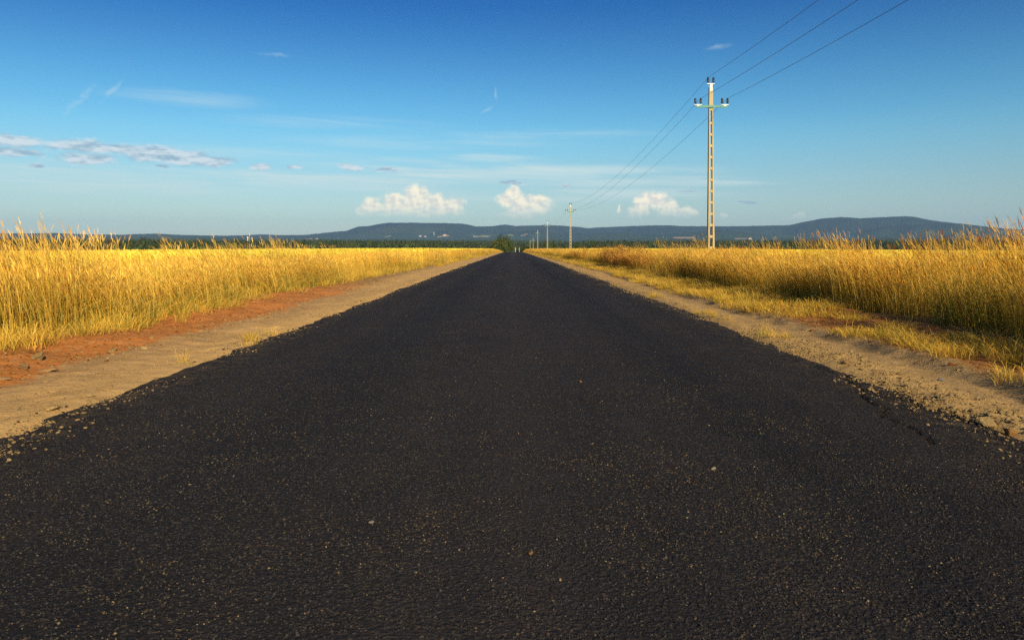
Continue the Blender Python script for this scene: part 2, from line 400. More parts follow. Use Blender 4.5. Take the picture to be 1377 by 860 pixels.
# ------------------------------------------------------------------ hills
SKYLINE = [(-800, 316), (0, 314), (40, 314), (71, 313.5), (112, 315), (160, 316), (208, 314), (245, 316), (300, 317), (334, 316), (353, 315), (375, 316), (408, 316), (436, 313), (466, 310), (481, 304.5),
           (496, 303.6), (510, 301), (523, 299.3), (560, 299.2), (600, 299.8), (621, 300.5), (632, 302.5), (642, 304.6), (662, 304), (671, 302.8), (679, 301.7), (686, 302.8), (694, 304), (732, 302.8), (758, 303.6), (780, 305.3), (791, 306.9), (808, 305.4),
           (840, 304.2), (874, 303.2), (901, 303.2), (921, 304.5), (1003, 304.5), (1040, 303.4), (1062, 303), (1082, 298.5), (1106, 294.2), (1129, 292.3), (1158, 294), (1185, 292.4), (1218, 291), (1235, 293), (1255, 297), (1300, 301.5), (1337, 306), (1377, 309), (1500, 313), (2400, 316)]
def hill_mat():
    m, g, out = material('hill_woodland')
    pos = g.n('ShaderNodeNewGeometry').outputs['Position']
    big = g.noise(pos, 0.0012, 5, 0.6); mid = g.noise(pos, 0.008, 5, 0.65); fin = g.noise(pos, 0.045, 4, 0.7)
    c = g.ramp(big, [(0.32, (0.012, 0.024, 0.010)), (0.5, (0.026, 0.048, 0.016)), (0.62, (0.050, 0.076, 0.026)), (0.72, (0.085, 0.10, 0.04))])
    zz = g.sep(pos)[2]
    lowland = g.m('SUBTRACT', 1.0, g.mr(g.m('ADD', zz, g.m('MULTIPLY', g.m('SUBTRACT', mid, 0.5), 120)), 60, 170, smooth=True))
    c = g.mix(g.m('MULTIPLY', lowland, 0.75), c, g.mix(g.mr(mid, 0.35, 0.65), c4(0.02, 0.065, 0.022), c4(0.085, 0.155, 0.045)))
    c = g.mix(g.mr(mid, 0.35, 0.68, 0, 0.7), c, c4(0.045, 0.06, 0.022))
    c = g.mix(g.mr(fin, 0.35, 0.6, 0.75, 0), c, c4(0.008, 0.015, 0.008))
    principled(g, out, c, 0.95, 0.1, bump(g, g.m('ADD', mid, fin), 0.9, 14))
    return m
hill_m = hill_mat()
HA = np.concatenate([np.linspace(-1.05, -0.64, 50), np.linspace(-0.635, 0.635, 720), np.linspace(0.64, 1.05, 50)])
HR = np.concatenate([np.linspace(5200, 9600, 74), np.linspace(9700, 13000, 14)])
def hill_z(A, Rr, target):
    px = VX + F * np.tan(A)
    sy = np.interp(px, [p[0] for p in SKYLINE], [p[1] for p in SKYLINE])
    horiz = 9500.0
    top = EYE + (VY - sy) / F * horiz * np.cos(A) 
    plain = profile(np.minimum(Rr, 6000)) - 12
    X = Rr * np.sin(A); Y = Rr * np.cos(A)
    amp = np.clip((top - 60) / 200, 0.1, 1)
    ridge = sstep(6300, 9500, Rr + 900 * fbm(X / 1500, Y / 1500, 3) * amp)
    ridge = np.where(Rr > 9500, 1 - 0.9 * sstep(9600, 13000, Rr), ridge)
    h = plain + (top - plain) * ridge
    spur = 170 * amp * fbm(X / 900 + 5, Y / 900, 4) * np.exp(-((Rr - 7600) / 900) ** 2)
    fore = 60 * np.clip(fbm(X / 1300 + 30, Y / 1100, 3) + 0.25, 0, 1) * np.exp(-((Rr - 6700) / 480) ** 2)
    cap = EYE + (top - EYE) * (Rr / horiz) * 0.985
    h = np.where(Rr < 9350, np.minimum(h + spur + fore, np.maximum(cap, plain)), h)
    return h + 5.0 * fbm(X / 55, Y / 55, 2)
A, Rr = np.meshgrid(HA, HR)
hills = grid_obj('hills', Rr * np.sin(A), Rr * np.cos(A), hill_z(A, Rr, None), hill_m)
tag(hills, 'long blue wooded hills along the horizon', kind='structure')
def land(x, y):
    h = float(height(np.array([x]), np.array([y]))[0])
    d = math.hypot(x, y)
    if d > 5250: h = max(h, float(hill_z(np.array([math.atan2(x, y)]), np.array([d]), None)[0]))
    return h
def on_land(px, py, d0=1200, d1=9300):
    """nearest spot of the valley in the direction (px, py)"""
    k = (px - VX) / F
    for yy in np.arange(d0, d1, 25.0):
        if VY - F * (land(k * yy, yy) - EYE) / yy <= py: return (k * yy, yy, land(k * yy, yy))
    return (k * d1, d1, land(k * d1, d1))

# ------------------------------------------------------------------ scattering of uncountable stuff
def source_collection(name, objs):
    c = bpy.data.collections.new(name)
    for o in objs: c.objects.link(o)
    return c
def scatter(name, label, pts, rot, scl, idx, sources):
    """one 'stuff' object: points that carry copies of the source meshes"""
    n = len(pts)
    me = bpy.data.meshes.new(name)
    me.vertices.add(n); me.vertices.foreach_set('co', np.ascontiguousarray(pts, np.float32).ravel())
    for nm, ty, arr, key in (('rot', 'FLOAT_VECTOR', rot, 'vector'), ('scl', 'FLOAT_VECTOR', scl, 'vector'), ('idx', 'INT', idx, 'value')):
        a = me.attributes.new(nm, ty, 'POINT')
        a.data.foreach_set(key, np.ascontiguousarray(arr, np.int32 if ty == 'INT' else np.float32).ravel())
    o = bpy.data.objects.new(name, me); COL.objects.link(o)
    tag(o, label, kind='stuff')
    ng = bpy.data.node_groups.new(name + '_nodes', 'GeometryNodeTree')
    ng.interface.new_socket('Geometry', in_out='INPUT', socket_type='NodeSocketGeometry')
    ng.interface.new_socket('Geometry', in_out='OUTPUT', socket_type='NodeSocketGeometry')
    N = ng.nodes.new; L = ng.links.new
    gi = N('NodeGroupInput'); go = N('NodeGroupOutput'); iop = N('GeometryNodeInstanceOnPoints'); ci = N('GeometryNodeCollectionInfo')
    ci.inputs['Collection'].default_value = source_collection(name + '_kinds', sources)
    ci.inputs['Separate Children'].default_value = True; ci.inputs['Reset Children'].default_value = True
    def attr(nm, ty):
        q = N('GeometryNodeInputNamedAttribute'); q.data_type = ty; q.inputs['Name'].default_value = nm
        return [s for s in q.outputs if s.enabled and s.name == 'Attribute'][0]
    L(gi.outputs[0], iop.inputs['Points']); L(ci.outputs[0], iop.inputs['Instance'])
    iop.inputs['Pick Instance'].default_value = True
    L(attr('idx', 'INT'), iop.inputs['Instance Index'])
    L(attr('rot', 'FLOAT_VECTOR'), iop.inputs['Rotation']); L(attr('scl', 'FLOAT_VECTOR'), iop.inputs['Scale'])
    L(iop.outputs[0], go.inputs[0])
    md = o.modifiers.new('scatter', 'NODES'); md.node_group = ng
    return o

# ------------------------------------------------------------------ grasses
def leaf_mat(name, trans=0.35, rough=0.6, var=0.35, gain=(1, 1, 1)):
    """thin leaf or straw: colour stored on the blade, varied from plant to plant, some light passes through"""
    m, g, out = material(name)
    a = g.n('ShaderNodeAttribute', attribute_name='col')
    rnd = g.n('ShaderNodeObjectInfo').outputs['Random']
    c = g.mix(1.0, a.outputs['Color'], c4(*gain), 'MULTIPLY')
    c = g.mix(rnd, g.mix(1.0, c, c4(1 - var, 1 - var, 1 - var), 'MULTIPLY'), g.mix(1.0, c, c4(1 + var, 1 + var * 0.85, 1 + var * 0.6), 'MULTIPLY'))
    b = g.n('ShaderNodeBsdfPrincipled'); g.put(b.inputs['Base Color'], c); b.inputs['Roughness'].default_value = rough
    b.inputs['Specular IOR Level'].default_value = 0.2
    t = g.n('ShaderNodeBsdfTranslucent'); g.put(t.inputs[0], c)
    mx = g.n('ShaderNodeMixShader'); mx.inputs[0].default_value = trans
    g.nt.links.new(b.outputs[0], mx.inputs[1]); g.nt.links.new(t.outputs[0], mx.inputs[2]); g.nt.links.new(mx.outputs[0], out.inputs[0])
    return m
class Blades:
    def __init__(s, seed): s.r = np.random.default_rng(seed); s.co = []; s.q = []; s.c = []; s.n = 0
    def ribbon(s, pts, widths, cols, ang):
        """pts (k,3): a strip facing ang"""
        k = len(pts); w = np.array([math.cos(ang), math.sin(ang), 0.0])
        a = pts - w * widths[:, None] / 2; b = pts + w * widths[:, None] / 2
        co = np.stack([a, b], 1).reshape(-1, 3)
        i = s.n + 2 * np.arange(k - 1)
        s.q.append(np.stack([i, i + 1, i + 3, i + 2], -1)); s.co.append(co); s.c.append(np.repeat(cols, 2, 0)); s.n += 2 * k
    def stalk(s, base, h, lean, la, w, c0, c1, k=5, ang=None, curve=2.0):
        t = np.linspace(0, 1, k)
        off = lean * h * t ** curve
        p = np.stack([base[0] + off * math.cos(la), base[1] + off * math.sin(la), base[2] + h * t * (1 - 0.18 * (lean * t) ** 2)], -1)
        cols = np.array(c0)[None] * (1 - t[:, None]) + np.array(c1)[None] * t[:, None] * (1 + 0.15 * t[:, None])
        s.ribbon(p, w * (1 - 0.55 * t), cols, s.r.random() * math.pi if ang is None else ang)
        return p
    def head(s, p0, d, L, w, col, fuzz=5):
        """seed head: crossed spindles and a few loose spikelets"""
        t = np.array([0, 0.25, 0.6, 1.0]); pts = p0 + d[None] * (L * t)[:, None]
        ws = w * np.array([0.35, 1, 0.8, 0.1])
        a = s.r.random() * math.pi
        cols = np.repeat(np.array(col)[None], 4, 0) * (0.9 + 0.2 * s.r.random())
        s.ribbon(pts, ws, cols, a); s.ribbon(pts, ws, cols * 0.93, a + 1.6)
        for _ in range(fuzz):
            f = s.r.random() * 0.8; b = p0 + d * L * f
            e = d + s.r.normal(0, 0.55, 3); e /= np.linalg.norm(e)
            l = L * (0.16 + 0.2 * s.r.random())
            s.ribbon(np.stack([b, b + e * l]), np.array([w * 0.35, w * 0.08]), cols[:2] * 1.08, s.r.random() * 3.14)
    def build(s, name, mat):
        return quads_obj(name, np.concatenate(s.co), np.concatenate(s.q), mat, smooth=False, col=np.clip(np.concatenate(s.c), 0, 1), link=False)
STRAW = np.array([(0.71, 0.46, 0.06), (0.77, 0.545, 0.10), (0.65, 0.375, 0.045), (0.69, 0.48, 0.08), (0.58, 0.275, 0.035)])
GREEN = np.array([(0.20, 0.205, 0.026), (0.28, 0.25, 0.032), (0.12, 0.145, 0.022), (0.36, 0.28, 0.04)])
grass_m = leaf_mat('dry_grass')
LEAN = math.pi     # the wind has laid the tops over to the left
def tall_tuft(seed, n=46, h0=1.0, h1=1.28, rad=0.27, green=0.3, w=0.0055, leafy=30, headw=0.0095, lean=0.20, rust=0.0):
    B = Blades(seed); r = B.r
    for k in range(n):
        a = r.random() * 6.28; q = rad * math.sqrt(r.random())
        base = np.array([q * math.cos(a), q * math.sin(a), -0.05])
        h = r.uniform(h0 * 0.72, h1) if r.random() < 0.75 else r.uniform(h0, h1 * 1.06)
        c1 = STRAW[r.integers(len(STRAW))] * r.uniform(0.8, 1.15)
        g0 = GREEN[r.integers(len(GREEN))]
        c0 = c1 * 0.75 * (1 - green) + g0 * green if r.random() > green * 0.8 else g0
        la = LEAN + r.normal(0, 0.8); ln = abs(r.normal(lean, 0.10))
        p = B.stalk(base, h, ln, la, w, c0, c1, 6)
        d = p[-1] - p[-2]; d /= np.linalg.norm(d)
        d = d + np.array([math.cos(la), math.sin(la), 0]) * 0.18; d /= np.linalg.norm(d)
        hc = (c1 * 0.9 + np.array([0.20, 0.17, 0.055])) if r.random() > rust else np.array([0.42, 0.15, 0.045])
        B.head(p[-1] - d * 0.02, d, r.uniform(0.08, 0.17), headw * r.uniform(0.5, 1.1), hc, 4)
    for k in range(leafy):
        a = r.random() * 6.28; q = rad * math.sqrt(r.random())
        base = np.array([q * math.cos(a), q * math.sin(a), -0.04])
        gcol = GREEN[r.integers(len(GREEN))] if r.random() < green + 0.25 else STRAW[r.integers(len(STRAW))] * 0.85
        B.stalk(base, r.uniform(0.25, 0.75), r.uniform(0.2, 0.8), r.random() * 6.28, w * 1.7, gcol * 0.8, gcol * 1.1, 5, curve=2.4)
    return B.build('grass_tuft', grass_m)
def plume(seed, n=9):
    """a few thin tall stems with loose plumes that stand above the rest"""
    B = Blades(seed); r = B.r
    for k in range(n):
        a = r.random() * 6.28; q = 0.22 * math.sqrt(r.random()); base = np.array([q * math.cos(a), q * math.sin(a), -0.05])
        c1 = STRAW[r.integers(4)] * r.uniform(0.9, 1.2); la = LEAN + r.normal(0, 0.45)
        p = B.stalk(base, r.uniform(1.08, 1.3), abs(r.normal(0.16, 0.06)), la, 0.0045, c1 * 0.8, c1, 6)
        d = p[-1] - p[-2]; d /= np.linalg.norm(d)
        B.head(p[-1] - d * 0.05, d, r.uniform(0.10, 0.18), 0.0075, c1 * 1.1 + 0.02, 8)
    return B.build('grass_plume', grass_m)
def low_tuft(seed, n=60, h=0.22, rad=0.16, mix=0.5, w=0.005):
    B = Blades(seed); r = B.r
    for k in range(n):
        a = r.random() * 6.28; q = rad * math.sqrt(r.random())
        base = np.array([q * math.cos(a), q * math.sin(a), -0.03])
        col = GREEN[r.integers(len(GREEN))] * 1.15 if r.random() < mix else STRAW[r.integers(len(STRAW))]
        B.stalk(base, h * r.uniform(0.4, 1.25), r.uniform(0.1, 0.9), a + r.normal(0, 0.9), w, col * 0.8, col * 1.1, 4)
    return B.build('grass_tuft', grass_m)
def wheat_patch(seed, n, size, h=0.9, w=0.007):
    B = Blades(seed); r = B.r
    for k in range(n):
        base = np.array([r.uniform(-size, size), r.uniform(-size, size), 0.0])
        c = np.array([(0.84, 0.66, 0.085), (0.88, 0.72, 0.11), (0.80, 0.62, 0.07)][r.integers(3)]) * r.uniform(0.9, 1.1)
        hh = h * r.uniform(0.9, 1.05); la = LEAN + r.normal(0, 0.7)
        p = B.stalk(base, hh, abs(r.normal(0.1, 0.05)), la, w, c * 0.9, c, 3)
        d = np.array([math.cos(la) * 0.7, math.sin(la) * 0.7, 0.7])
        t = np.array([0, 0.5, 1.0]); pts = p[-1] + d[None] * (0.12 * t)[:, None]
        B.ribbon(pts, np.array([0.5, 1, 0.3]) * w * 2.6, np.repeat((c * 1.08)[None], 3, 0), r.random() * 3.14)
    return B.build('wheat_patch', grass_m)
tallL = [tall_tuft(11, green=0.35), tall_tuft(12, green=0.5, h1=1.18), tall_tuft(13, green=0.2, h1=1.36), tall_tuft(14, green=0.3, n=60, rust=0.25), tall_tuft(15, green=0.75, h0=0.7, h1=1.0, leafy=60)]
tallR = [tall_tuft(21, green=0.4, h1=1.3, lean=0.13, n=54), tall_tuft(22, green=0.55, h1=1.2, lean=0.13, n=54), tall_tuft(23, green=0.4, h1=1.4, lean=0.13, n=54), tall_tuft(24, green=0.45, n=60, rust=0.3), tall_tuft(25, green=0.95, h0=0.5, h1=0.85, leafy=110)]
lowT = [low_tuft(31, mix=0.35), low_tuft(32, mix=0.15), low_tuft(33, mix=0.6, h=0.16), low_tuft(34, mix=0.05, h=0.28, n=45)]
def place(x, y, extra=0.0): return np.stack([x, y, height(x, y) + extra], -1)
def tall_band(side, seed):
    r = np.random.default_rng(seed); X = []; Y = []; S = []; dk = 1.0 if side < 0 else 1.35
    for (y0, y1, dens, wide, sx) in ((1.5, 14, 15, 2.7, 1.0), (14, 30, 12, 3.0, 1.15), (30, 80, 7, 3.4, 1.5), (80, 300, 3.2, 3.6, 2.3)):
        n = int((y1 - y0) * wide * dens * dk)
        y = r.uniform(y0, y1, n); o = r.random(n) ** 1.25 * wide
        X.append(o); Y.append(y); S.append(np.full(n, sx))
    o = np.concatenate(X); y = np.concatenate(Y); sx = np.concatenate(S)
    if side < 0:
        edge = 5.42 - 0.55 * sstep(14, 45, y) - 0.35 * sstep(60, 200, y) + 0.5 * fbm(y * 0.25, y * 0 + 1.5, 3)
        tall = 0.665 + 0.13 * fbm(y * 0.16 + 5, o * 0.4, 3) - 0.055 * sstep(9, 18, y) + 0.06 * (1 - sstep(7.4, 8.8, y))
        prob = 0.5 + fbm(y * 0.3, o * 0.5 + 9, 3)
        idx = np.where(prob > 0.82, 3, np.where(prob < 0.22, 4, r.integers(0, 3, len(o))))
    else:
        edge = 5.55 - 0.15 * sstep(10, 30, y) - 0.7 * sstep(40, 200, y) + 0.45 * fbm(y * 0.3, y * 0 + 4.5, 3)
        tall = 0.74 + 0.18 * fbm(y * 0.2 + 15, o * 0.4, 3) + 0.10 * (1 - sstep(7.2, 9.0, y)) - 0.05 * sstep(9, 26, y) - 0.05 * sstep(26, 60, y)
        prob = 0.5 + fbm(y * 0.22 + 33, o * 0.5 + 9, 3)
        idx = np.where(prob > 0.85, 3, np.where((prob < 0.25) & (o < 1.5), 4, r.integers(0, 3, len(o))))
    tall = tall * np.where((o < 0.35) & (r.random(len(o)) < (0.65 if side < 0 else 0.3)), r.uniform(0.45, 0.9, len(o)), r.uniform(0.9, 1.08, len(o)))
    x = side * (edge + o)
    rot = np.stack([r.normal(0, 0.05, len(o)), r.normal(0, 0.05, len(o)), r.normal(0, 0.5, len(o))], -1)
    scl = np.stack([sx, sx, tall], -1)
    return place(x, y), rot, scl, idx
p, ro, sc, ix = tall_band(-1, 5)
plL = [plume(61), plume(62), plume(63, 5)]
def plumes(side, n, ylo, yhi, pw, h, seed):
    r = np.random.default_rng(seed)
    y = ylo + (yhi - ylo) * r.random(n) ** pw
    k = 0.5 + fbm(y * 0.45 + seed, y * 0 + 2, 3) > r.uniform(0.25, 0.75, n)
    y = y[k]; m = len(y)
    x = side * (5.7 + r.random(m) * 2.2)
    return place(x, y), np.stack([r.normal(0, .05, m), r.normal(0, .05, m), r.normal(0, .5, m)], -1), np.stack([x * 0 + 1, x * 0 + 1, h * r.uniform(0.85, 1.12, m)], -1), len(tallL) + r.integers(0, 3, m)
def join(*q): return [np.concatenate(v) for v in zip(*q)]
p, ro, sc, ix = join((p, ro, sc, ix), plumes(-1, 110, 7.2, 11, 1.0, 0.93, 3), plumes(-1, 130, 9, 26, 1.7, 0.90, 4))
scatter('tall_grass', 'tall golden dry grass with seed heads along the left verge', p, ro, sc, ix, tallL + plL)
p, ro, sc, ix = tall_band(1, 6)
plR = [plume(64), plume(65), plume(66, 5)]
p, ro, sc, ix = join((p, ro, sc, ix), plumes(1, 60, 7.2, 10, 1.0, 0.98, 5), plumes(1, 190, 8, 45, 1.5, 0.93, 6))
scatter('tall_grass', 'tall golden dry grass with dark green foot along the right verge', p, ro, sc, ix, tallR + plR)

def low_band():
    r = np.random.default_rng(9); out = []
    # right verge: rough short grass between the dirt track and the tall grass
    for (y0, y1, dens, sx) in ((3.5, 12, 34, 1.0), (12, 30, 34, 1.15), (30, 80, 12, 1.8), (80, 280, 4.5, 3.0)):
        n = int((y1 - y0) * 1.9 * dens); y = r.uniform(y0, y1, n); o = r.random(n) * 1.9
        x = 4.30 - 0.22 * sstep(7, 11, y) - 0.35 * sstep(60, 150, y) + o * (0.48 + 0.24 * sstep(9, 13, y)) + 0.2 * fbm(y * 0.6, y * 0 + 6, 3)
        dn = 0.5 + fbm(x * 1.4, y * 0.9, 3) + 0.25 * sstep(9, 15, y) - 0.3 * np.exp(-((x - 4.95) / 0.35) ** 2) * (1 - sstep(7.5, 11, y))
        k = dn > 0.30 + 0.17 * (1 - sstep(6.0, 8.0, y))
        out.append((x[k], y[k], sx * r.uniform(0.6, 1.2, k.sum()), r.uniform(0.28, 0.68, k.sum()) * (0.8 + 0.5 * np.clip(dn[k] - 0.5, 0, 1))))
    # left verge: a fringe at the foot of the tall grass, a few sprigs at the road edge
    for (y0, y1, dens, sx) in ((3.5, 14, 22, 1.0), (14, 40, 14, 1.2), (40, 120, 6, 1.8), (120, 280, 3, 3.0)):
        n = int((y1 - y0) * 0.7 * dens); y = r.uniform(y0, y1, n)
        x = -(5.05 - 0.55 * sstep(14, 45, y) - 0.35 * sstep(60, 200, y) + 0.5 * fbm(y * 0.25, y * 0 + 1.5, 3) + r.random(n) * 0.8)
        out.append((x, y, sx * r.uniform(0.6, 1.2, n), r.uniform(0.5, 1.2, n)))
    for (cx, cy, n) in ((-3.28, 9.35, 9), (-3.2, 8.2, 3), (3.25, 12.3, 12), (3.3, 9.6, 8), (3.28, 17, 10), (4.15, 5.7, 26), (4.4, 5.2, 26), (4.6, 5.6, 20)):
        out.append((cx + r.normal(0, 0.10, n), cy + r.normal(0, 0.35, n), r.uniform(0.3, 0.7, n), r.uniform(0.25, 0.6, n)))
    x, y, s, h = (np.concatenate(q) for q in zip(*out))
    n = len(x)
    rot = np.stack([r.normal(0, 0.08, n), r.normal(0, 0.08, n), r.random(n) * 6.28], -1)
    return place(x, y), rot, np.stack([s, s, h], -1), r.integers(0, 4, n)
p, ro, sc, ix = low_band()
scatter('verge_grass', 'short yellow green grass tufts on the verges', p, ro, sc, ix, lowT)

def litter(seed):
    B = Blades(seed); r = B.r
    for k in range(14):
        b = np.array([r.normal(0, .12), r.normal(0, .12), 0.006 + 0.01 * r.random()]); a = r.random() * 6.28; l = r.uniform(.04, .16)
        d = np.array([math.cos(a), math.sin(a), r.uniform(-.02, .12)]); c = STRAW[r.integers(5)] * r.uniform(.5, 1)
        B.ribbon(np.stack([b, b + d * l * .5, b + d * l]), np.array([.004, .004, .002]), np.repeat(c[None], 3, 0), a + 1.57)
    return B.build('straw', grass_m)
r = np.random.default_rng(91)
lx = np.concatenate([-5.1 + r.normal(0, .4, 500), r.normal(-4.2, .35, 120), r.normal(4.5, .4, 500), r.normal(3.6, .3, 90)]); ly = 3.5 + 24 * r.random(len(lx)) ** 1.4
scatter('straw_litter', 'dry straw scattered on the soil of both verges', place(lx, ly), np.stack([lx * 0, lx * 0, r.random(len(lx)) * 6.28], -1), np.ones((len(lx), 3)), r.integers(0, 2, len(lx)), [litter(81), litter(82)])

# rust-brown weeds in the right-hand grass
def weed(seed):
    B = Blades(seed); r = B.r
    for k in range(34):
        a = r.random() * 6.28; base = np.array([0.15 * math.cos(a), 0.15 * math.sin(a), 0])
        p = B.stalk(base, r.uniform(0.5, 1.0), r.uniform(0.1, 0.5), a, 0.008, (0.28, 0.20, 0.04), (0.50, 0.26, 0.05), 5)
        for q in range(14):
            b = p[-1 - r.integers(0, 2)] + r.normal(0, 0.05, 3); d = r.normal(0, 1, 3); d[2] = abs(d[2]); d /= np.linalg.norm(d)
            B.ribbon(np.stack([b, b + d * 0.05, b + d * 0.09]), np.array([0.012, 0.02, 0.004]), np.repeat(np.array([[0.52, 0.26, 0.05]]) * r.uniform(0.7, 1.2), 3, 0), r.random() * 3.14)
    return B.build('weed', grass_m)
weeds = [weed(51), weed(52)]
r = np.random.default_rng(12)
wx = np.concatenate([r.normal(5.6, 0.35, 60), r.normal(5.8, 0.4, 26), r.normal(6.2, 0.3, 10)]); wy = np.concatenate([r.normal(38, 4, 60), r.normal(58, 7, 26), r.normal(24, 4, 10)])
scatter('rusty_weeds', 'rust brown seeding weeds among the verge grass', place(wx, wy), np.stack([wx * 0, wx * 0, r.random(len(wx)) * 6.28], -1), np.stack([r.uniform(0.6, 1.0, len(wx))] * 3, -1), r.integers(0, 2, len(wx)), weeds)

# the two grain fields behind the grass
wheat = [wheat_patch(41, 120, 0.5), wheat_patch(42, 120, 0.5), wheat_patch(43, 380, 1.3, w=0.018), wheat_patch(44, 380, 1.3, w=0.018)]
def field(side, seed):
    r = np.random.default_rng(seed); out = []
    for (y0, y1, dens, big) in ((4, 45, 2.6, 0), (45, 140, 0.42, 1), (140, 330, 0.34, 1)):
        xm = 0.80 * y1 + 8
        n = int((y1 - y0) * xm * dens); y = r.uniform(y0, y1, n); x = r.uniform(7.0 if side < 0 else 7.6, xm, n)
        k = x < 0.80 * y + 8
        out.append((side * x[k], y[k], np.full(k.sum(), big)))
    x, y, b = (np.concatenate(q) for q in zip(*out))
    n = len(x)
    z = 0.96 + 0.07 * fbm(x * 0.06, y * 0.05, 3) - (0 if side < 0 else 0.06)
    return place(x, y), np.stack([x * 0, x * 0, r.integers(0, 4, n) * 1.5708 * 0 + r.normal(0, 0.3, n)], -1), np.stack([x * 0 + 1, x * 0 + 1, z], -1), b * 2 + r.integers(0, 2, n)
p, ro, sc, ix = field(-1, 15)
scatter('wheat_field', 'bright yellow ripe grain field left of the road', p, ro, sc, ix, wheat)
p, ro, sc, ix = field(1, 16)
scatter('wheat_field', 'pale gold grain field right of the road behind the tall grass', p, ro, sc, ix, wheat)

# ------------------------------------------------------------------ stones
def stone_mat(name, a, b):
    m, g, out = material(name)
    p = g.n('ShaderNodeTexCoord').outputs['Object']; rnd = g.n('ShaderNodeObjectInfo').outputs['Random']
    n = g.noise(p, 3.0, 6, 0.65)
    c = g.mix(n, c4(*a), c4(*b))
    c = g.mix(rnd, g.mix(1.0, c, c4(0.6, 0.58, 0.55), 'MULTIPLY'), g.mix(1.0, c, c4(1.25, 1.22, 1.15), 'MULTIPLY'))
    principled(g, out, c, 0.9, 0.2, bump(g, g.noise(p, 9, 5, 0.7), 0.8, 0.08))
    return m
stone_m = stone_mat('limestone', (0.46, 0.30, 0.12), (0.66, 0.47, 0.21))
clod_m = stone_mat('red_clod', (0.28, 0.095, 0.025), (0.46, 0.18, 0.045))
dark_stone_m = stone_mat('loose_asphalt', (0.02, 0.018, 0.017), (0.05, 0.042, 0.034))
def rock_mesh(seed, mat, sub=2, squash=0.6, rough=0.3, name='rock', link=False):
    bm = bmesh.new(); bmesh.ops.create_icosphere(bm, subdivisions=sub, radius=1.0)
    q = np.random.default_rng(seed); o = q.random(3) * 50; ax = q.normal(0, 1, (11, 3)); ax /= np.linalg.norm(ax, axis=1)[:, None]; dd = q.uniform(0.45, 0.8, 11)
    for v in bm.verts:
        c = np.array(v.co)
        for a_, d_ in zip(ax, dd):
            e = c @ a_
            if e > d_: c = c - a_ * (e - d_) * 0.97          # flat broken faces
        k = 1 + rough * float(fbm(np.array([c[0] * 1.6 + o[0]]), np.array([c[1] * 1.6 + c[2] * 1.3 + o[1]]), 3)[0])
        v.co = Vector(c * k) * Vector((1, 1, squash)) if False else Vector((c[0] * k, c[1] * k * 0.85, c[2] * k * squash))
    me = bpy.data.meshes.new(name); bm.to_mesh(me); bm.free(); me.materials.append(mat)
    ob = bpy.data.objects.new(name, me)
    if link: COL.objects.link(ob)
    return ob
peb = [rock_mesh(60 + k, stone_m, 1, 0.65) for k in range(4)] + [rock_mesh(70, dark_stone_m, 1, 0.6), rock_mesh(71, dark_stone_m, 1, 0.6), rock_mesh(72, clod_m, 1, 0.7), rock_mesh(73, clod_m, 1, 0.6)]
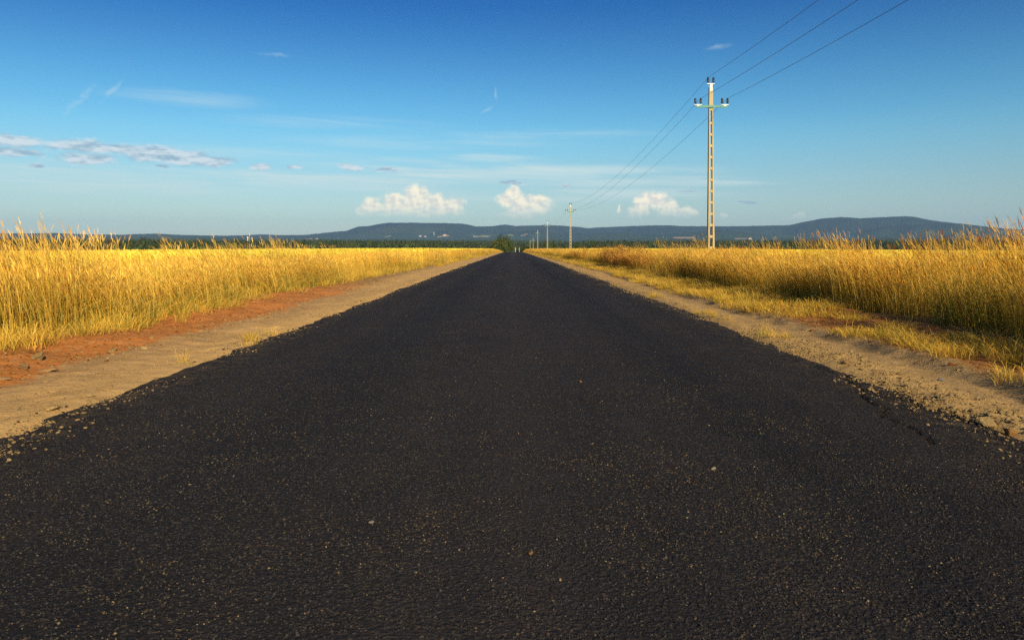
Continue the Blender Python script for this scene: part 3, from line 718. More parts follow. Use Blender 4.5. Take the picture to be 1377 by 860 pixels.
def gravel():
    r = np.random.default_rng(77); X = []; Y = []; S = []; I = []
    def put(x, y, s, dark=0.0):
        X.append(x); Y.append(y); S.append(s); I.append(np.where(r.random(len(x)) < dark, r.integers(4, 6, len(x)), r.integers(0, 4, len(x))))
    def size(n, a=0.0035, b=0.0048, top=0.022): return np.minimum(a + r.exponential(b, n), top)
    n = 15000; y = 2.5 + 45 * r.random(n) ** 1.8; x = 3.22 + 0.18 * fbm(y * 0.8, y * 0, 3) + r.normal(0.0, 0.20, n)
    k = 0.5 + fbm(x * 1.5, y * 0.8, 3) > 0.42; put(x[k], y[k], size(k.sum()), 0.10)
    n = 1700; y = r.uniform(4.2, 10.5, n); x = 3.36 + 0.16 * fbm(y * 0.8, y * 0, 3) + r.normal(0, 0.13, n); put(x, y, size(n, 0.007, 0.007, 0.03))
    n = 2600; y = 3 + 40 * r.random(n) ** 1.6; x = 4.25 + 0.25 * fbm(y * 0.8, y * 0 + 3, 3) + r.normal(0, 0.13, n); put(x, y, size(n), 0.05)
    n = 1500; y = 3 + 30 * r.random(n) ** 1.5; x = r.uniform(3.2, 5.4, n); put(x, y, size(n, 0.004, 0.005))
    n = 9000; y = 3.0 + 45 * r.random(n) ** 1.8; x = -3.16 + 0.16 * fbm(y * 0.9, y * 0 + 7, 3) + r.normal(0, 0.13, n)
    k = 0.5 + fbm(x * 1.2 + 9, y * 0.8, 3) > 0.46; put(x[k], y[k], size(k.sum()), 0.18)
    n = 260; y = r.normal(4.05, 0.4, n); x = -2.86 + r.normal(0, 0.08, n) ; put(x, y, size(n, 0.004, 0.005, 0.02))
    n = 4200; y = 3 + 32 * r.random(n) ** 1.5; x = r.uniform(-5.4, -3.2, n); put(x, y, size(n, 0.004, 0.006))
    n = 900; y = 4 + 30 * r.random(n) ** 1.4; x = -4.3 + 0.25 * fbm(y * 0.7, y * 0 + 5, 3) + r.normal(0, 0.10, n); put(x, y, size(n, 0.006, 0.008, 0.034))
    n = 2600; y = 5 + 26 * r.random(n) ** 1.4; x = -4.75 + r.normal(0, 0.33, n); X.append(x); Y.append(y); S.append(size(n, 0.005, 0.008, 0.03)); I.append(r.integers(6, 8, n))
    n = 2200; y = 4.5 + 16 * r.random(n) ** 1.3; x = 4.75 + r.normal(0, 0.35, n); X.append(x); Y.append(y); S.append(size(n, 0.006, 0.010, 0.04)); I.append(r.integers(6, 8, n))
    x, y, s, i = (np.concatenate(q) for q in (X, Y, S, I))
    tt = np.clip(x / RW, -1, 1)
    zr = road_xz(tt, y)[1]; zg = height(x, y)
    z = np.where(np.abs(x) < RW + 0.05, np.maximum(zr, zg), zg) + s * 0.05
    n = len(x)
    # loose grit on the carriageway
    m = 130; gy = 2.4 + 22 * r.random(m) ** 1.7; gt = r.uniform(-0.96, 0.96, m); gx, gz = road_xz(gt, gy); gs = np.minimum(0.002 + r.exponential(0.0018, m), 0.008)
    x = np.concatenate([x, gx]); y = np.concatenate([y, gy]); z = np.concatenate([z, gz + gs * 0.4]); s = np.concatenate([s, gs]); i = np.concatenate([i, r.integers(0, 4, m)])
    n += m
    return np.stack([x, y, z], -1), r.normal(0, 0.35, (n, 3)) + np.array([0, 0, 1]) * (r.random(n) * 6.28)[:, None], s[:, None] * r.uniform(0.75, 1.25, (n, 3)), i
p, ro, sc, ix = gravel()
scatter('gravel', 'loose gravel and grit along both edges of the asphalt', p, ro, sc, ix, peb)

# chippings standing proud of the binder in the near asphalt
def chip_mat(name, a, b):
    m, g, out = material(name); rnd = g.n('ShaderNodeObjectInfo').outputs['Random']
    principled(g, out, g.mix(rnd, c4(*a), c4(*b)), 0.75, 0.25); return m
chip_ms = [chip_mat('black_chipping', (0.004, 0.004, 0.005), (0.012, 0.011, 0.012)), chip_mat('grey_chipping', (0.018, 0.016, 0.016), (0.045, 0.039, 0.033)),
           chip_mat('brown_chipping', (0.05, 0.036, 0.02), (0.12, 0.085, 0.04)), chip_mat('tan_chipping', (0.14, 0.10, 0.05), (0.30, 0.22, 0.11))]
chips = [rock_mesh(400 + k, m, 1, 0.55, 0.35) for k, m in enumerate([chip_ms[0], chip_ms[0], chip_ms[1], chip_ms[1], chip_ms[2], chip_ms[3]])]
def chippings():
    r = np.random.default_rng(123); T = []; Y = []; S = []
    for (y0, y1, dens, s0, s1) in ((1.9, 4.0, 6500, 0.003, 0.0068), (4.0, 6.0, 3600, 0.0032, 0.0075), (6.0, 8.0, 1500, 0.0035, 0.008), (8.0, 11.0, 450, 0.004, 0.008), (11, 18, 90, 0.004, 0.009)):
        w = min(1.0, 0.72 * y1 / 3.0); n = int((y1 - y0) * 6.1 * w * dens)
        T.append(r.uniform(-w, w, n)); Y.append(r.uniform(y0, y1, n)); S.append(s0 + (s1 - s0) * r.random(n) ** 2)
    t, y, s = (np.concatenate(q) for q in (T, Y, S))
    x, z = road_xz(t, y)
    keep = crack_dist(x, y) > 0.02; x, y, z, s = x[keep], y[keep], z[keep], s[keep]; n = len(x)
    pt = 0.5 + fbm(x * 1.6, y * 1.1, 5, 2.2, 0.65)
    u = r.random(n); br = np.clip((pt - 0.40) * 0.55, 0.015, 0.26) * (1 - 0.75 * sstep(3.5, 9, y))
    k = np.where(u < br * 0.07, 5, np.where(u < br * 0.75, 4, np.where(u < 0.42, r.integers(2, 4, n), r.integers(0, 2, n))))
    return np.stack([x, y, z + s * 0.1], -1), r.normal(0, 0.4, (n, 3)) + np.array([0, 0, 1]) * (r.random(n) * 6.28)[:, None], s[:, None] * r.uniform(0.7, 1.3, (n, 3)), k
p, ro, sc, ix = chippings()
scatter('chippings', 'dark and brown stone chippings set in the asphalt surface', p, ro, sc, ix, chips)

# the larger stones, each its own thing: where (picture spot on the ground), size, label
def on_ground(px, py):
    k = (px - VX) / F; y = F * EYE / (py - VY)
    for _ in range(6):
        x = k * y; z = float(height(np.array([x]), np.array([y]))[0])
        if abs(x) < RW: z = max(z, float(road_xz(np.array([x / RW]), np.array([y]))[1][0]))
        y = F * (EYE - z) / (py - VY)
    return k * y, y, z
ROCKS = [(51, 481, .062, .050, 'square tan stone upright on the red soil at the foot of the left grass'),
         (153, 472, .072, .036, 'broad flat tan stone lying on the red soil left of the road'),
         (33, 496, .060, .042, 'dull brown stone half sunk in the red soil near the left end of the verge'),
         (64, 499, .085, .030, 'low brown slab stone where the red soil meets the pale sand'),
         (195, 469, .045, .030, 'small pale stone at the far end of the row between red soil and sand'),
         (7, 511, .045, .026, 'pinkish stone at the lower edge of the red soil at the left border'),
         (131, 480, .036, .024, 'small tan pebble alone on the red soil beside the broad flat stone'),
         (72, 550, .085, .022, 'flat sandy clod at the left asphalt edge'),
         (210, 511, .030, .024, 'round pale pebble just inside the left asphalt edge by the grass sprig'),
         (120, 533, .050, .022, 'flat yellowish stone on the sand edge left of the asphalt'),
         (1328, 571, .065, .048, 'largest tan boulder among the gravel at the right asphalt edge'),
         (1219, 519, .034, .036, 'upright buff stone standing on the right gravel band'),
         (1358, 583, .042, .032, 'orange brown stone right of the boulder in the gravel at the right border'),
         (1266, 511, .055, .014, 'flat white chip lying on the right dirt track'),
         (1264, 535, .030, .026, 'round yellow stone in the gravel between buff stone and boulder'),
         (1333, 560, .030, .024, 'pale round stone just behind the boulder on the right gravel'),
         (1137, 489, .050, .026, 'pointed grey stone at the upper side of the right gravel band'),
         (780, 514, .016, .012, 'orange pebble alone on the middle of the asphalt'),
         (959, 631, .016, .009, 'white pebble alone on the right half of the asphalt'),
         (499, 703, .018, .007, 'flat cream chip on the left half of the asphalt'),
         (714, 745, .011, .008, 'ochre pebble on the asphalt nearest the bottom of the picture')]
stone_mats = {'white': stone_mat('white_stone', (0.5, 0.45, 0.35), (0.66, 0.6, 0.48)), 'orange': stone_mat('ochre_stone', (0.42, 0.2, 0.06), (0.55, 0.3, 0.1)), 'brown': stone_mat('brown_stone', (0.36, 0.21, 0.085), (0.48, 0.29, 0.13)), 'tan': stone_m}
for k, (px, py, w, h, lab) in enumerate(ROCKS):
    x, y, z = on_ground(px, py)
    key = 'white' if ('white' in lab or 'cream' in lab) else 'orange' if ('orange' in lab or 'ochre' in lab) else 'brown' if ('brown' in lab or 'grey' in lab) else 'tan'
    o = rock_mesh(100 + k, stone_mats[key], 2 if w < .04 else 3, h / w, 0.42, 'pebble' if w < 0.035 else 'rock', True)
    o.location = (x, y, z + h * (0.35 if w > 0.02 else 0.7)); o.scale = (w, w, w); o.rotation_euler = (random.uniform(-.15, .15), random.uniform(-.15, .15), random.random() * 6)
    o.data.polygons.foreach_set('use_smooth', [False] * len(o.data.polygons))
    tag(o, lab, 'stone', 'larger stones lying on verges and road')

# ------------------------------------------------------------------ power line
class MB:
    def __init__(s): s.v = []; s.f = []
    def hexa(s, lo, hi):
        """eight corners: lo = 4 points, hi = 4 points, both counter-clockwise from above"""
        b = len(s.v); s.v += [tuple(p) for p in lo] + [tuple(p) for p in hi]
        s.f += [(b + 3, b + 2, b + 1, b), (b + 4, b + 5, b + 6, b + 7)] + [(b + i, b + (i + 1) % 4, b + 4 + (i + 1) % 4, b + 4 + i) for i in range(4)]
    def box(s, x0, x1, y0, y1, z0, z1):
        s.hexa([(x0, y0, z0), (x1, y0, z0), (x1, y1, z0), (x0, y1, z0)], [(x0, y0, z1), (x1, y0, z1), (x1, y1, z1), (x0, y1, z1)])
    def lathe(s, prof, n=12, c=(0, 0, 0)):
        b = len(s.v)
        for (r_, z) in prof:
            for k in range(n): s.v.append((c[0] + r_ * math.cos(2 * math.pi * k / n), c[1] + r_ * math.sin(2 * math.pi * k / n), c[2] + z))
        for i in range(len(prof) - 1):
            for k in range(n):
                s.f.append((b + i * n + k, b + i * n + (k + 1) % n, b + (i + 1) * n + (k + 1) % n, b + (i + 1) * n + k))
        s.f.append(tuple(b + k for k in range(n - 1, -1, -1))); s.f.append(tuple(b + (len(prof) - 1) * n + k for k in range(n)))
    def tube(s, pts, rad, n=6):
        b = len(s.v); pts = [Vector(p) for p in pts]
        rad = rad if hasattr(rad, '__len__') else [rad] * len(pts)
        for i, p in enumerate(pts):
            t = (pts[min(i + 1, len(pts) - 1)] - pts[max(i - 1, 0)]).normalized()
            u = t.cross(Vector((0, 0, 1))); u = u.normalized() if u.length > 1e-4 else Vector((1, 0, 0)); w = u.cross(t)
            for k in range(n):
                a = 2 * math.pi * k / n; s.v.append(tuple(p + (u * math.cos(a) + w * math.sin(a)) * rad[i]))
        for i in range(len(pts) - 1):
            for k in range(n): s.f.append((b + i * n + k, b + i * n + (k + 1) % n, b + (i + 1) * n + (k + 1) % n, b + (i + 1) * n + k))
        s.f.append(tuple(b + k for k in range(n - 1, -1, -1))); s.f.append(tuple(b + (len(pts) - 1) * n + k for k in range(n)))
    def build(s, name, mat, parent=None, smooth=False): return mesh_obj(name, s.v, s.f, mat, parent, smooth)
def concrete_mat():
    m, g, out = material('weathered_concrete')
    p = g.n('ShaderNodeTexCoord').outputs['Object']
    n = g.noise(p, 2.2, 5, 0.6); streak = g.noise(g.v('MULTIPLY', p, (14, 14, 0.5)), 1.0, 5, 0.65); pit = g.noise(p, 30, 4, 0.7)
    c = g.mix(n, c4(0.36, 0.29, 0.16), c4(0.50, 0.41, 0.22))
    c = g.mix(g.mr(streak, 0.5, 0.72, 0, 0.65), c, c4(0.17, 0.13, 0.075))
    c = g.mix(g.mr(pit, 0.56, 0.7, 0, 0.6), c, c4(0.14, 0.11, 0.07))
    principled(g, out, c, 0.92, 0.2, bump(g, pit, 0.5, 0.01)); return m
concrete_m = concrete_mat()
teal_m = simple_mat('green_painted_steel', (0.04, 0.20, 0.16), 0.5, 0.4, 0.25, 5)
galv_m = simple_mat('galvanised_steel', (0.55, 0.54, 0.50), 0.5, 0.5, 0.15, 8)
porc_m = simple_mat('dark_glazed_porcelain', (0.022, 0.016, 0.020), 0.25, 0.5, 0.3, 8)
wire_m = simple_mat('dark_aluminium_cable', (0.035, 0.035, 0.04), 0.5, 0.3, 0.2, 3)
PH = 7.95                              # top of the concrete
def make_pole():
    root = empty('utility_pole')
    hw = lambda z: 0.150 - 0.075 * z / PH        # half width across
    hd = lambda z: 0.115 - 0.035 * z / PH        # half depth along the line
    s = MB()
    z0, zs = -0.9, 6.95
    def slab(xa, xb, za, zb):   # between relative positions xa..xb of the half width
        q = lambda z: [(xa * hw(z), -hd(z), z), (xb * hw(z), -hd(z), z), (xb * hw(z), hd(z), z), (xa * hw(z), hd(z), z)]
        s.hexa(q(za), q(zb))
    slab(-1, -0.46, z0, zs); slab(0.46, 1, z0, zs)          # the two legs
    slab(-1, 1, zs, PH)                                     # solid head
    z = zs
    s.build('shaft', concrete_m, root)
    n = 15; pitch = (zs - 0.2) / 14
    for k in range(n):                                      # rungs between the legs
        z = 0.15 + k * pitch
        if z > zs - 0.1: break
        b = MB(); y = hd(z) - 0.012; a = 0.46 * hw(z) 
        b.hexa([(-a - .002, -y, z - 0.055), (a + .002, -y, z - 0.055), (a + .002, y, z - 0.055), (-a - .002, y, z - 0.055)], [(-a, -y, z + 0.055), (a, -y, z + 0.055), (a, y, z + 0.055), (-a, y, z + 0.055)])
        b.build('rung', concrete_m, root)
    zc = 7.12
    ca = MB(); y1 = hd(zc) + 0.06                            # channel-section arm clamped to the front of the shaft
    ca.box(-0.66, 0.66, -y1, -y1 + 0.012, zc - 0.05, zc + 0.05); ca.box(-0.66, 0.66, -y1 + 0.0125, -hd(zc) - .004, zc + 0.038, zc + 0.048); ca.box(-0.66, 0.66, -y1 + 0.0125, -hd(zc) - .004, zc - 0.048, zc - 0.038)
    arm = ca.build('crossarm', teal_m, root)
    cl = MB()
    for sx in (-1, 1): cl.tube([(sx * 0.115, -y1 - 0.02, zc), (sx * 0.115, hd(zc) + 0.05, zc)], 0.011)
    cl.box(-0.15, 0.15, hd(zc) + 0.004, hd(zc) + 0.016, zc - 0.03, zc + 0.03)
    cl.build('clamp', galv_m, root)
    def insulator(x, y, z, parent):
        b = MB()
        prof = [(0.012, -0.05), (0.012, 0.0), (0.036, 0.0), (0.050, 0.022), (0.030, 0.055), (0.030, 0.075), (0.052, 0.085), (0.030, 0.118), (0.030, 0.135), (0.046, 0.145), (0.032, 0.175), (0.022, 0.186), (0.034, 0.20), (0.030, 0.218), (0.006, 0.225)]
        b.lathe([(a * 1.25 if h > 0 else a, h) for a, h in prof], 12, (x, y, z)); o = b.build('insulator', porc_m, parent, True); return o
    for cx, zz in ((-0.57, zc + 0.085), (0.57, zc + 0.085), (0.0, PH + 0.17)):
        b = MB()
        yb = -y1 + 0.03 if cx else 0.0
        b.box(cx - 0.155, cx + 0.155, yb - 0.03, yb + 0.03, zz - 0.03, zz + 0.006)
        if cx:
            b.box(cx - 0.05, cx + 0.05, -y1 - 0.012, -y1 - 0.002, zc + 0.012, zz - 0.0305)
            b.box(cx - 0.02, cx + 0.02, yb - 0.02, yb + 0.02, zc + 0.0505, zz - 0.0305)
        else:
            b.box(-0.055, 0.055, -hd(PH) - 0.012, -hd(PH) - 0.003, PH - 0.16, zz - 0.0305); b.box(-0.055, 0.055, hd(PH) + 0.003, hd(PH) + 0.012, PH - 0.16, zz - 0.0305)
            b.box(-0.055, 0.055, -hd(PH) - 0.0028, hd(PH) + 0.0028, PH + 0.002, PH + 0.012)
        br = b.build('bracket', galv_m, root)
        for sx in (-1, 1): insulator(cx + sx * 0.115, yb, zz + 0.05, br)
    return root
POLES = [(8.42, 31.75, 0.0, 'nearest and tallest concrete utility pole with green crossarm, in the grass right of the road'),
         (8.20, 107.0, -0.92, 'second concrete utility pole from the viewer, white against the hills right of the road'),
         (8.35, 183.0, -0.75, 'third concrete utility pole, thin and pale, in the row right of the road'),
         (8.30, 255.0, -1.25, 'fourth concrete utility pole, standing where the right field ends'),
         (8.30, 313.0, -3.35, 'fifth concrete utility pole, beyond the crest, second smallest of the row'),
         (8.40, 375.0, -3.75, 'farthest and smallest concrete utility pole of the row beyond the crest')]
pole = make_pole()
poles = [pole] + [copy_tree(pole) for _ in POLES[1:]]
for o, (x, y, z, lab) in zip(poles, POLES):
    o.location = (x, y, z); o.rotation_euler = (0, 0, R(0))
    tag(o, lab, 'utility pole', 'concrete poles of the power line along the road')
SPOTS = [(8.0, -45.5, 1.0)] + [p[:3] for p in POLES]
for (dx, dz, lab) in ((-0.57 + 0.115, 7.12 + 0.085 + 0.05 + 0.20, 'dark cable on the left crossarm ends, between the other two at the picture top'),
                      (0.57 + 0.115, 7.12 + 0.085 + 0.05 + 0.20, 'dark cable on the right end of the crossarms, lowest of the three'),
                      (-0.115, PH + 0.17 + 0.05 + 0.20, 'dark cable over the pole tops, uppermost of the three')):
    pts = []
    for (xa, ya, za), (xb, yb, zb) in zip(SPOTS, SPOTS[1:]):
        span = yb - ya; sag = 1.3 * (span / 75) ** 2
        for k in range(24):
            t = k / 24; pts.append((xa + (xb - xa) * t + dx, ya + span * t - 0.11, za + (zb - za) * t + dz - 4 * sag * t * (1 - t)))
    pts.append((SPOTS[-1][0] + dx, SPOTS[-1][1] - 0.11, SPOTS[-1][2] + dz))
    b = MB(); b.tube(pts, 0.0062, 6)
    tag(b.build('power_cable', wire_m), lab, 'cable', 'three cables of the power line')

# ------------------------------------------------------------------ trees
foliage_m = leaf_mat('foliage', trans=0.25, rough=0.7, var=0.25)
bark_m = simple_mat('bark', (0.10, 0.075, 0.05), 0.95, 0.1, 0.35, 3)
LEAF = np.array([(0.060, 0.095, 0.020), (0.085, 0.115, 0.024), (0.042, 0.072, 0.018), (0.11, 0.12, 0.030)])
def crown_mesh(name, seed, w, h, z0, n, leaf, gain=1.0, lumps=9, link=True, parent=None, mat=None, pointed=0.0):
    q = np.random.default_rng(seed)
    cs = []
    for k in range(lumps):
        a = q.random() * 6.28; f = q.random() ** 0.6
        zz = q.uniform(0.15, 0.80); rr = (1 - pointed * zz) * math.sqrt(max(0.25, 1 - (2 * zz - 0.85) ** 2 * 0.9))
        cs.append((w * 0.62 * f * rr * math.cos(a), w * 0.62 * f * rr * math.sin(a), z0 + h * zz, q.uniform(0.26, 0.44) * w * (1 - 0.5 * pointed * zz), LEAF[q.integers(4)] * q.uniform(0.8, 1.25)))
    co = []; cl = []
    for k in range(n):
        cx, cy, cz, cr, cc = cs[q.integers(lumps)]
        d = q.normal(0, 1, 3); d /= np.linalg.norm(d)
        p = np.array([cx, cy, cz]) + d * cr * (0.55 + 0.5 * q.random()) * np.array([1, 1, 0.8 + 0.5 * h / (w * 2)])
        u = q.normal(0, 1, 3); u -= d * (u @ d) * 0.6; u /= np.linalg.norm(u); v = np.cross(u, d + q.normal(0, 0.5, 3)); v /= np.linalg.norm(v)
        s = leaf * q.uniform(0.5, 1.3)
        co += [p - u * s, p - v * s * 0.6, p + u * s, p + v * s * 0.6]; cl += [cc * q.uniform(0.75, 1.25) * gain] * 4
    co = np.array(co); m = np.arange(len(co)).reshape(-1, 4)
    lo = np.percentile(co, 1, axis=0); hi = np.percentile(co, 99, axis=0)
    co = (co - (lo + hi) / 2) / (hi - lo) * np.array([w, w, h]) + np.array([0, 0, z0 + h / 2])
    return quads_obj(name, co, m, mat or foliage_m, False, np.clip(np.array(cl), 0, 1), link, parent)
def trunk_mb(w, h, seed, z_top=0.6):
    q = random.Random(seed); b = MB(); rt = 0.028 * h + 0.05
    pts = [(0, 0, -1.0)] + [(q.uniform(-.02, .02) * h * k, q.uniform(-.02, .02) * h * k, h * z_top * k / 4) for k in range(1, 5)]
    b.tube(pts, [rt * 1.3, rt * 1.05, rt * 0.85, rt * 0.65, rt * 0.4], 8)
    for k in range(6):
        a = q.random() * 6.28; p0 = Vector(pts[2 + k % 3]); L = w * q.uniform(0.35, 0.55)
        b.tube([p0, p0 + Vector((math.cos(a) * L * .5, math.sin(a) * L * .5, h * .10)), p0 + Vector((math.cos(a) * L, math.sin(a) * L, h * .26))], [rt * .45, rt * .3, rt * .12], 6)
    return b
def tree(name, x, y, w, h, seed, lab, n=1500, leaf=0.30, gain=1.0, group=None, z=None, low=0.12, pointed=0.0, lumps=11):
    z = land(x, y) if z is None else z
    root = empty(name, (x, y, z))
    trunk_mb(w, h, seed).build('trunk', bark_m, root)
    crown_mesh('crown', seed, w, h * (1 - low), h * low, n, leaf, gain, lumps, True, root, pointed=pointed)
    tag(root, lab, 'bush' if name == 'bush' else 'tree', group)
    return root
def at(px, y): return (px - VX) / F * y
GT = 'trees by the road beyond the crest'
def tree_px(name, px, y, w_px, top_px, seed, lab, **kw):
    x = at(px, y); z = land(x, y); top = EYE + (VY - top_px) / F * y
    return tree(name, x, y, w_px / F * y, (top - z) * 0.97, seed, lab, **kw)
tree_px('tree', 671, 300, 22, 316.4, 201, 'large dark round tree left of the road end, left of the two big crowns', n=4200, leaf=0.27, gain=0.85, group=GT, low=0.02)
tree_px('tree', 681.5, 312, 19, 318.0, 202, 'large lighter green tree left of the road end, right of the two big crowns', n=3600, leaf=0.27, gain=1.1, group=GT, low=0.02)
tree_px('bush', 688, 330, 9, 329.0, 203, 'bright green bush right at the foot of the two big trees by the road end', n=900, leaf=0.30, gain=1.5, group=GT, low=0.0)
tree_px('bush', 660.5, 305, 7, 329.5, 204, 'small dark bush at the left foot of the two big trees by the road end', n=600, leaf=0.30, gain=0.7, group=GT, low=0.0)
tree_px('bush', 702, 360, 9, 331.5, 205, 'dark low bush right beside the road where it drops over the crest', n=600, leaf=0.30, gain=0.6, group=GT, low=0.0)
tree_px('bush', 709, 345, 9, 330.2, 206, 'dark low bush below the two farthest poles', n=600, leaf=0.30, gain=0.65, group=GT, low=0.0)
GR = 'single trees beyond the right field'
for k, (px, y, wp, tp, gn, lab) in enumerate([(745, 520, 11, 322.8, 0.8, 'round dark tree between the second and the third pole'),
                                     (733, 560, 9, 325.0, 0.9, 'small round tree right beside the third pole'),
                                     (722, 600, 8, 326.0, 0.8, 'small dark tree in front of the fourth pole, lowest of the row'),
                                     (757, 600, 8, 326.5, 0.75, 'low tree just left of the second pole'),
                                     (777, 560, 9, 326.8, 0.9, 'low tree just right of the second pole'),
                                     (798, 540, 13, 323.8, 0.8, 'broad dark tree right of the second pole, between pole and tan field'),
                                     (815, 620, 10, 326.5, 0.9, 'low bushy tree under the tan field'),
                                     (838, 640, 12, 325.8, 0.75, 'dark broad tree just right of the tan field')]):
    tree_px('tree', px, y, wp, tp, 220 + k, lab, n=700, leaf=0.55, gain=gn, group=GR, low=0.05)
GL = 'single trees standing out of the left woodland edge'
for k, (px, y, wp, tp, gn, lab) in enumerate([(452, 900, 18, 322.2, 0.75, 'broad dark tree, right one of the pair in the wood left of the long hill'),
                                     (436, 920, 16, 322.6, 0.85, 'broad green tree, left one of the pair in the wood left of the long hill'),
                                     (408, 950, 14, 323.5, 0.8, 'round tree in the left wood, right of the pale village strip'),
                                     (571, 900, 12, 325.4, 0.7, 'dark tree above the left field below the long hill'),
                                     (196, 700, 20, 318.2, 0.75, 'tall dark tree rising over the left wood behind the leaning grass')]):
    tree_px('tree', px, y, wp, tp, 240 + k, lab, n=900, leaf=0.85, gain=gn, group=GL, low=0.03)

# ------------------------------------------------------------------ far things on the valley floor
white_m = simple_mat('white_render', (0.55, 0.53, 0.48), 0.8, 0.2, 0.08, 0.5, bmp=0.02)
roof_m = simple_mat('red_tile', (0.22, 0.10, 0.06), 0.85, 0.2, 0.2, 0.6, bmp=0.05)
pane_m = simple_mat('dark_window', (0.03, 0.035, 0.04), 0.2, 0.5, 0.1, 0.5, bmp=0.0)
CLEAR = []      # (x, y, half width, depth towards the viewer) kept free of forest
def house(px, py, w, d, h, rz, lab):
    x, y, z = on_land(px, py)
    root = empty('house', (x, y, z - 0.4), rz)
    b = MB(); b.box(-w / 2, w / 2, -d / 2, d / 2, 0, h); b.build('wall', white_m, root)
    rf = MB(); e = 0.5; rh = w * 0.32; v = [(-w / 2 - e, -d / 2 - e, h + .01), (w / 2 + e, -d / 2 - e, h + .01), (w / 2 + e, d / 2 + e, h + .01), (-w / 2 - e, d / 2 + e, h + .01), (0, -d / 2 - e, h + rh), (0, d / 2 + e, h + rh)]
    rf.v = v; rf.f = [(3, 2, 1, 0), (0, 1, 4), (2, 3, 5), (1, 2, 5, 4), (3, 0, 4, 5)]; rf.build('roof', roof_m, root)
    for k in range(2):
        wd = MB(); wd.box(-w * .3 + k * w * .4, -w * .1 + k * w * .4, -d / 2 - .05, -d / 2 - .01, h * .35, h * .7); wd.build('window', pane_m, root)
    tag(root, lab, 'house', 'pale houses far off in the valley')
    CLEAR.append((x, y, w * 0.9, 200))
for a in [(889, 330.2, 9, 12, 5.5, 0.3, 'single white house in the dark wood left of the nearest pole'),
          (565, 318.3, 26, 20, 10, 0.2, 'left white house of the group at the foot of the long hill'),
          (572, 318.6, 22, 20, 8, -0.3, 'middle white house of the group at the foot of the long hill'),
          (598, 317.5, 34, 20, 9, 0.1, 'right wide white house of the group at the foot of the long hill'),
          (418, 322.2, 22, 18, 8, 0.2, 'wide white house at the left end of the pale village strip'),
          (426, 322.0, 18, 18, 8, -0.2, 'white house right of the village strip, beside the dark pair of trees'),
          (1008, 321.8, 24, 18, 8, 0.2, 'pale house on the dry strip right of the nearest pole')]: house(*a)
def water_tower(px, py, h, lab, s=1.0):
    x, y, z = on_land(px, py)
    root = empty('water_tower', (x, y, z))
    b = MB(); b.lathe([(h * .085, -2), (h * .075, h * .2), (h * .062, h * .72)], 16); b.build('shaft', white_m, root, True)
    t = MB(); t.lathe([(h * .062, h * .721), (h * .115, h * .80), (h * .115, h * .93), (h * .09, h * .965)], 16); t.build('tank', white_m, root, True)
    c = MB(); c.lathe([(h * .095, h * .966), (h * .03, h * .995), (h * .012, h * 1.0), (h * .012, h * 1.07)], 12); c.build('cap', galv_m, root, True)
    tag(root, lab, 'tower'); CLEAR.append((x, y, h * .3, 500))
water_tower(333, 328.0, 30, 'tall white water tower above the left wood')
water_tower(583.4, 317.2, 34, 'small pale tower on the lower slope of the long hill')
def patch_mat(name, col):
    m, g, out = material(name); p = g.n('ShaderNodeNewGeometry').outputs['Position']
    n = g.noise(p, 0.012, 4, 0.6); c = g.mix(n, c4(*[v * .75 for v in col]), c4(*[v * 1.2 for v in col]))
    principled(g, out, c, 0.95, 0.1); return m
tan_m = patch_mat('stubble', (0.30, 0.21, 0.10)); pale_m = patch_mat('pale_crop', (0.24, 0.23, 0.10)); green_m = patch_mat('green_crop', (0.24, 0.27, 0.07))
def far_field(px0, px1, py_lo, py_hi, mat):
    x0, ya, _ = on_land((px0 + px1) / 2, py_lo); x1, yb, _ = on_land((px0 + px1) / 2, py_hi)
    yb = max(yb, ya + 60)
    q = random.Random(int(px0)); n = 22; m = 8; V = []; Fc = []
    for j in range(m + 1):
        y = ya + (yb - ya) * j / m
        sh = q.uniform(-.12, .12)
        for i in range(n + 1):
            px = px0 + (px1 - px0) * min(1, max(0, i / n + sh * (0 if 0 < i < n else 1)))
            x = at(px, y); V.append((x, y, land(x, y) + 1.5))
    for j in range(m):
        for i in range(n): a = j * (n + 1) + i; Fc.append((a, a + 1, a + n + 2, a + n + 1))
    o = mesh_obj('far_field', V, Fc, mat, smooth=True); tag(o, kind='structure')
    CLEAR.append((at((px0 + px1) / 2, ya), yb, abs(at(px1, yb) - at(px0, yb)) / 2, yb - ya + (1700 if py_lo > 325 else 800)))
for a in [(811, 840, 327.4, 323.2, tan_m), (905, 936, 320.8, 319.2, tan_m), (988, 1012, 321.8, 320.6, tan_m), (636, 660, 319.2, 317.0, pale_m), (675, 691, 317.4, 315.8, green_m), (700, 710, 317.6, 316.2, tan_m),
          (405, 424, 322.8, 321.2, tan_m), (515, 526, 319.2, 318.2, pale_m), (588, 604, 318.4, 317.2, tan_m)]: far_field(*a)

# two pale posts beside the road where it drops out of sight
def marker_post(px, y, top_px, w, m, lab):
    x = at(px, y); z = land(x, y); h = EYE + (VY - top_px) / F * y - z
    root = empty('marker_post', (x, y, z))
    b = MB(); b.box(-w / 2, w / 2, -w / 3, w / 3, -0.3, h * 0.72); b.build('post', m, root)
    c = MB(); c.hexa([(-w * .8, -.05, h * .722), (w * .8, -.05, h * .722), (w * .8, .05, h * .722), (-w * .8, .05, h * .722)], [(-w * .8, -.05, h), (w * .8, -.05, h), (w * .8, .05, h), (-w * .8, .05, h)]); c.build('panel', m, root)
    tag(root, lab, 'road post', 'posts where the road drops out of sight')
marker_post(693.2, 330, 332.4, 0.16, white_m, 'white post at the far end of the road, left of the two')
marker_post(698.4, 330, 333.0, 0.15, concrete_m, 'duller tan post at the far end of the road, right of the two')

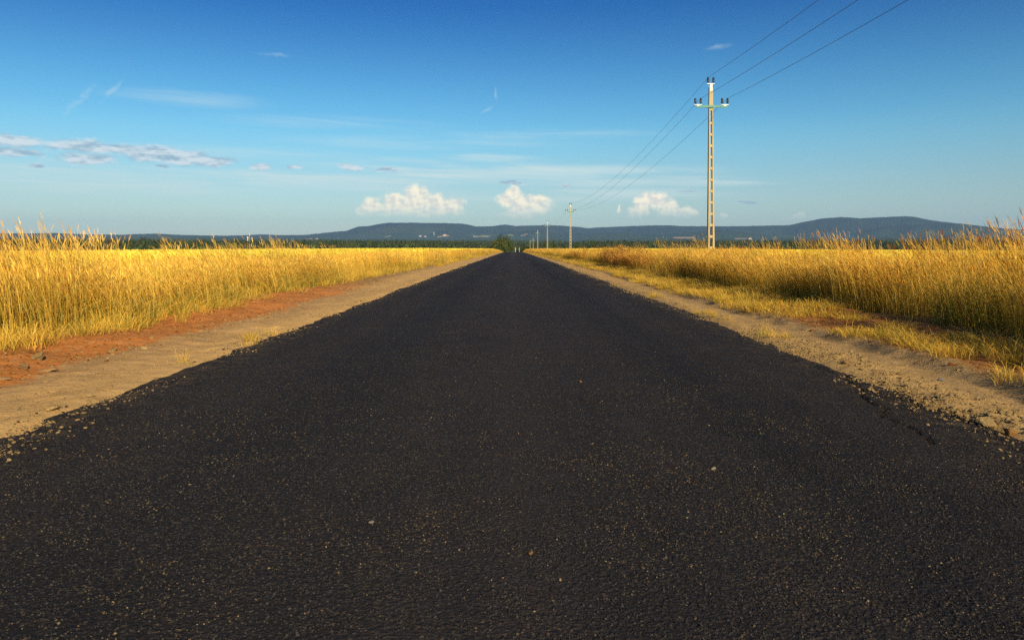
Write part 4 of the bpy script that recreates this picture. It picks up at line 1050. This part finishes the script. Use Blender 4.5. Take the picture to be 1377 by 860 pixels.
# ------------------------------------------------------------------ woodland of the valley (one mass)
def small_tree(seed, w, h, n, leaf, gain, pointed): return crown_mesh('forest_tree', seed, w, h, -1.0, n, leaf, gain, 7, False, None, foliage_m, pointed)
kinds = [small_tree(301, 9, 13, 260, 1.1, 0.9, 0), small_tree(302, 8, 14, 260, 1.1, 0.7, 0.3), small_tree(303, 11, 12, 280, 1.2, 1.05, 0), small_tree(304, 7, 15, 240, 1.0, 0.6, 0.5), small_tree(305, 9, 11, 240, 1.1, 1.3, 0)]
def forest():
    q = np.random.default_rng(55); X = []; Y = []; S = []
    def belt(a0, a1, d0, d1, n, s, thr):
        a = q.uniform(a0, a1, n); d = np.sqrt(q.uniform(d0 ** 2, d1 ** 2, n))
        x = a * d; y = d
        k = 0.5 + fbm(x / 260 + 11, y / 330, 3) > thr
        X.append(x[k]); Y.append(y[k]); S.append(s * q.uniform(0.7, 1.25, k.sum()))
    belt(-0.80, -0.10, 850, 1150, 6200, 0.72, 0.30)         # edge of the left wood
    belt(-0.80, -0.42, 620, 800, 2600, 0.72, 0.36)
    belt(0.10, 0.80, 850, 1250, 7500, 0.70, 0.32)           # right wood
    belt(-0.12, 0.12, 900, 1300, 1500, 0.62, 0.42)
    belt(-0.85, 0.85, 1200, 2400, 30000, 0.75, 0.46)
    belt(-0.85, 0.85, 2400, 5600, 42000, 0.85, 0.5)
    x, y, s = (np.concatenate(v) for v in (X, Y, S))
    k = np.ones(len(x), bool)
    for (cx, cy, hw, dp) in CLEAR:
        cxx = cx / cy * y
        k &= ~((np.abs(x - cxx) < hw * y / cy) & (y < cy + 20) & (y > cy - dp))
    x, y, s = x[k], y[k], s[k]; n = len(x)
    z = height(x, y); far = np.hypot(x, y) > 5250
    z = np.where(far, np.maximum(z, hill_z(np.arctan2(x, y), np.hypot(x, y), None)), z)
    return np.stack([x, y, z], -1), np.stack([x * 0, x * 0, q.random(n) * 6.28], -1), np.stack([s, s, s * q.uniform(0.85, 1.2, n)], -1), q.integers(0, 5, n)
p, ro, sc, ix = forest()
scatter('woodland', 'dark green woodland covering the valley below the hills', p, ro, sc, ix, kinds)

# ------------------------------------------------------------------ air
hz = MB(); hz.box(-14200, 14200, -600, 14400, -60, 520)
m, g, out = material('haze_air')
pv = g.n('ShaderNodeVolumePrincipled'); pv.inputs['Color'].default_value = (0.33, 0.57, 1.0, 1); pv.inputs['Density'].default_value = 0.000047; pv.inputs['Anisotropy'].default_value = 0.0
g.nt.links.new(pv.outputs[0], out.inputs['Volume'])
tag(hz.build('haze', m), 'thin blue air between the fields and the hills', kind='stuff')
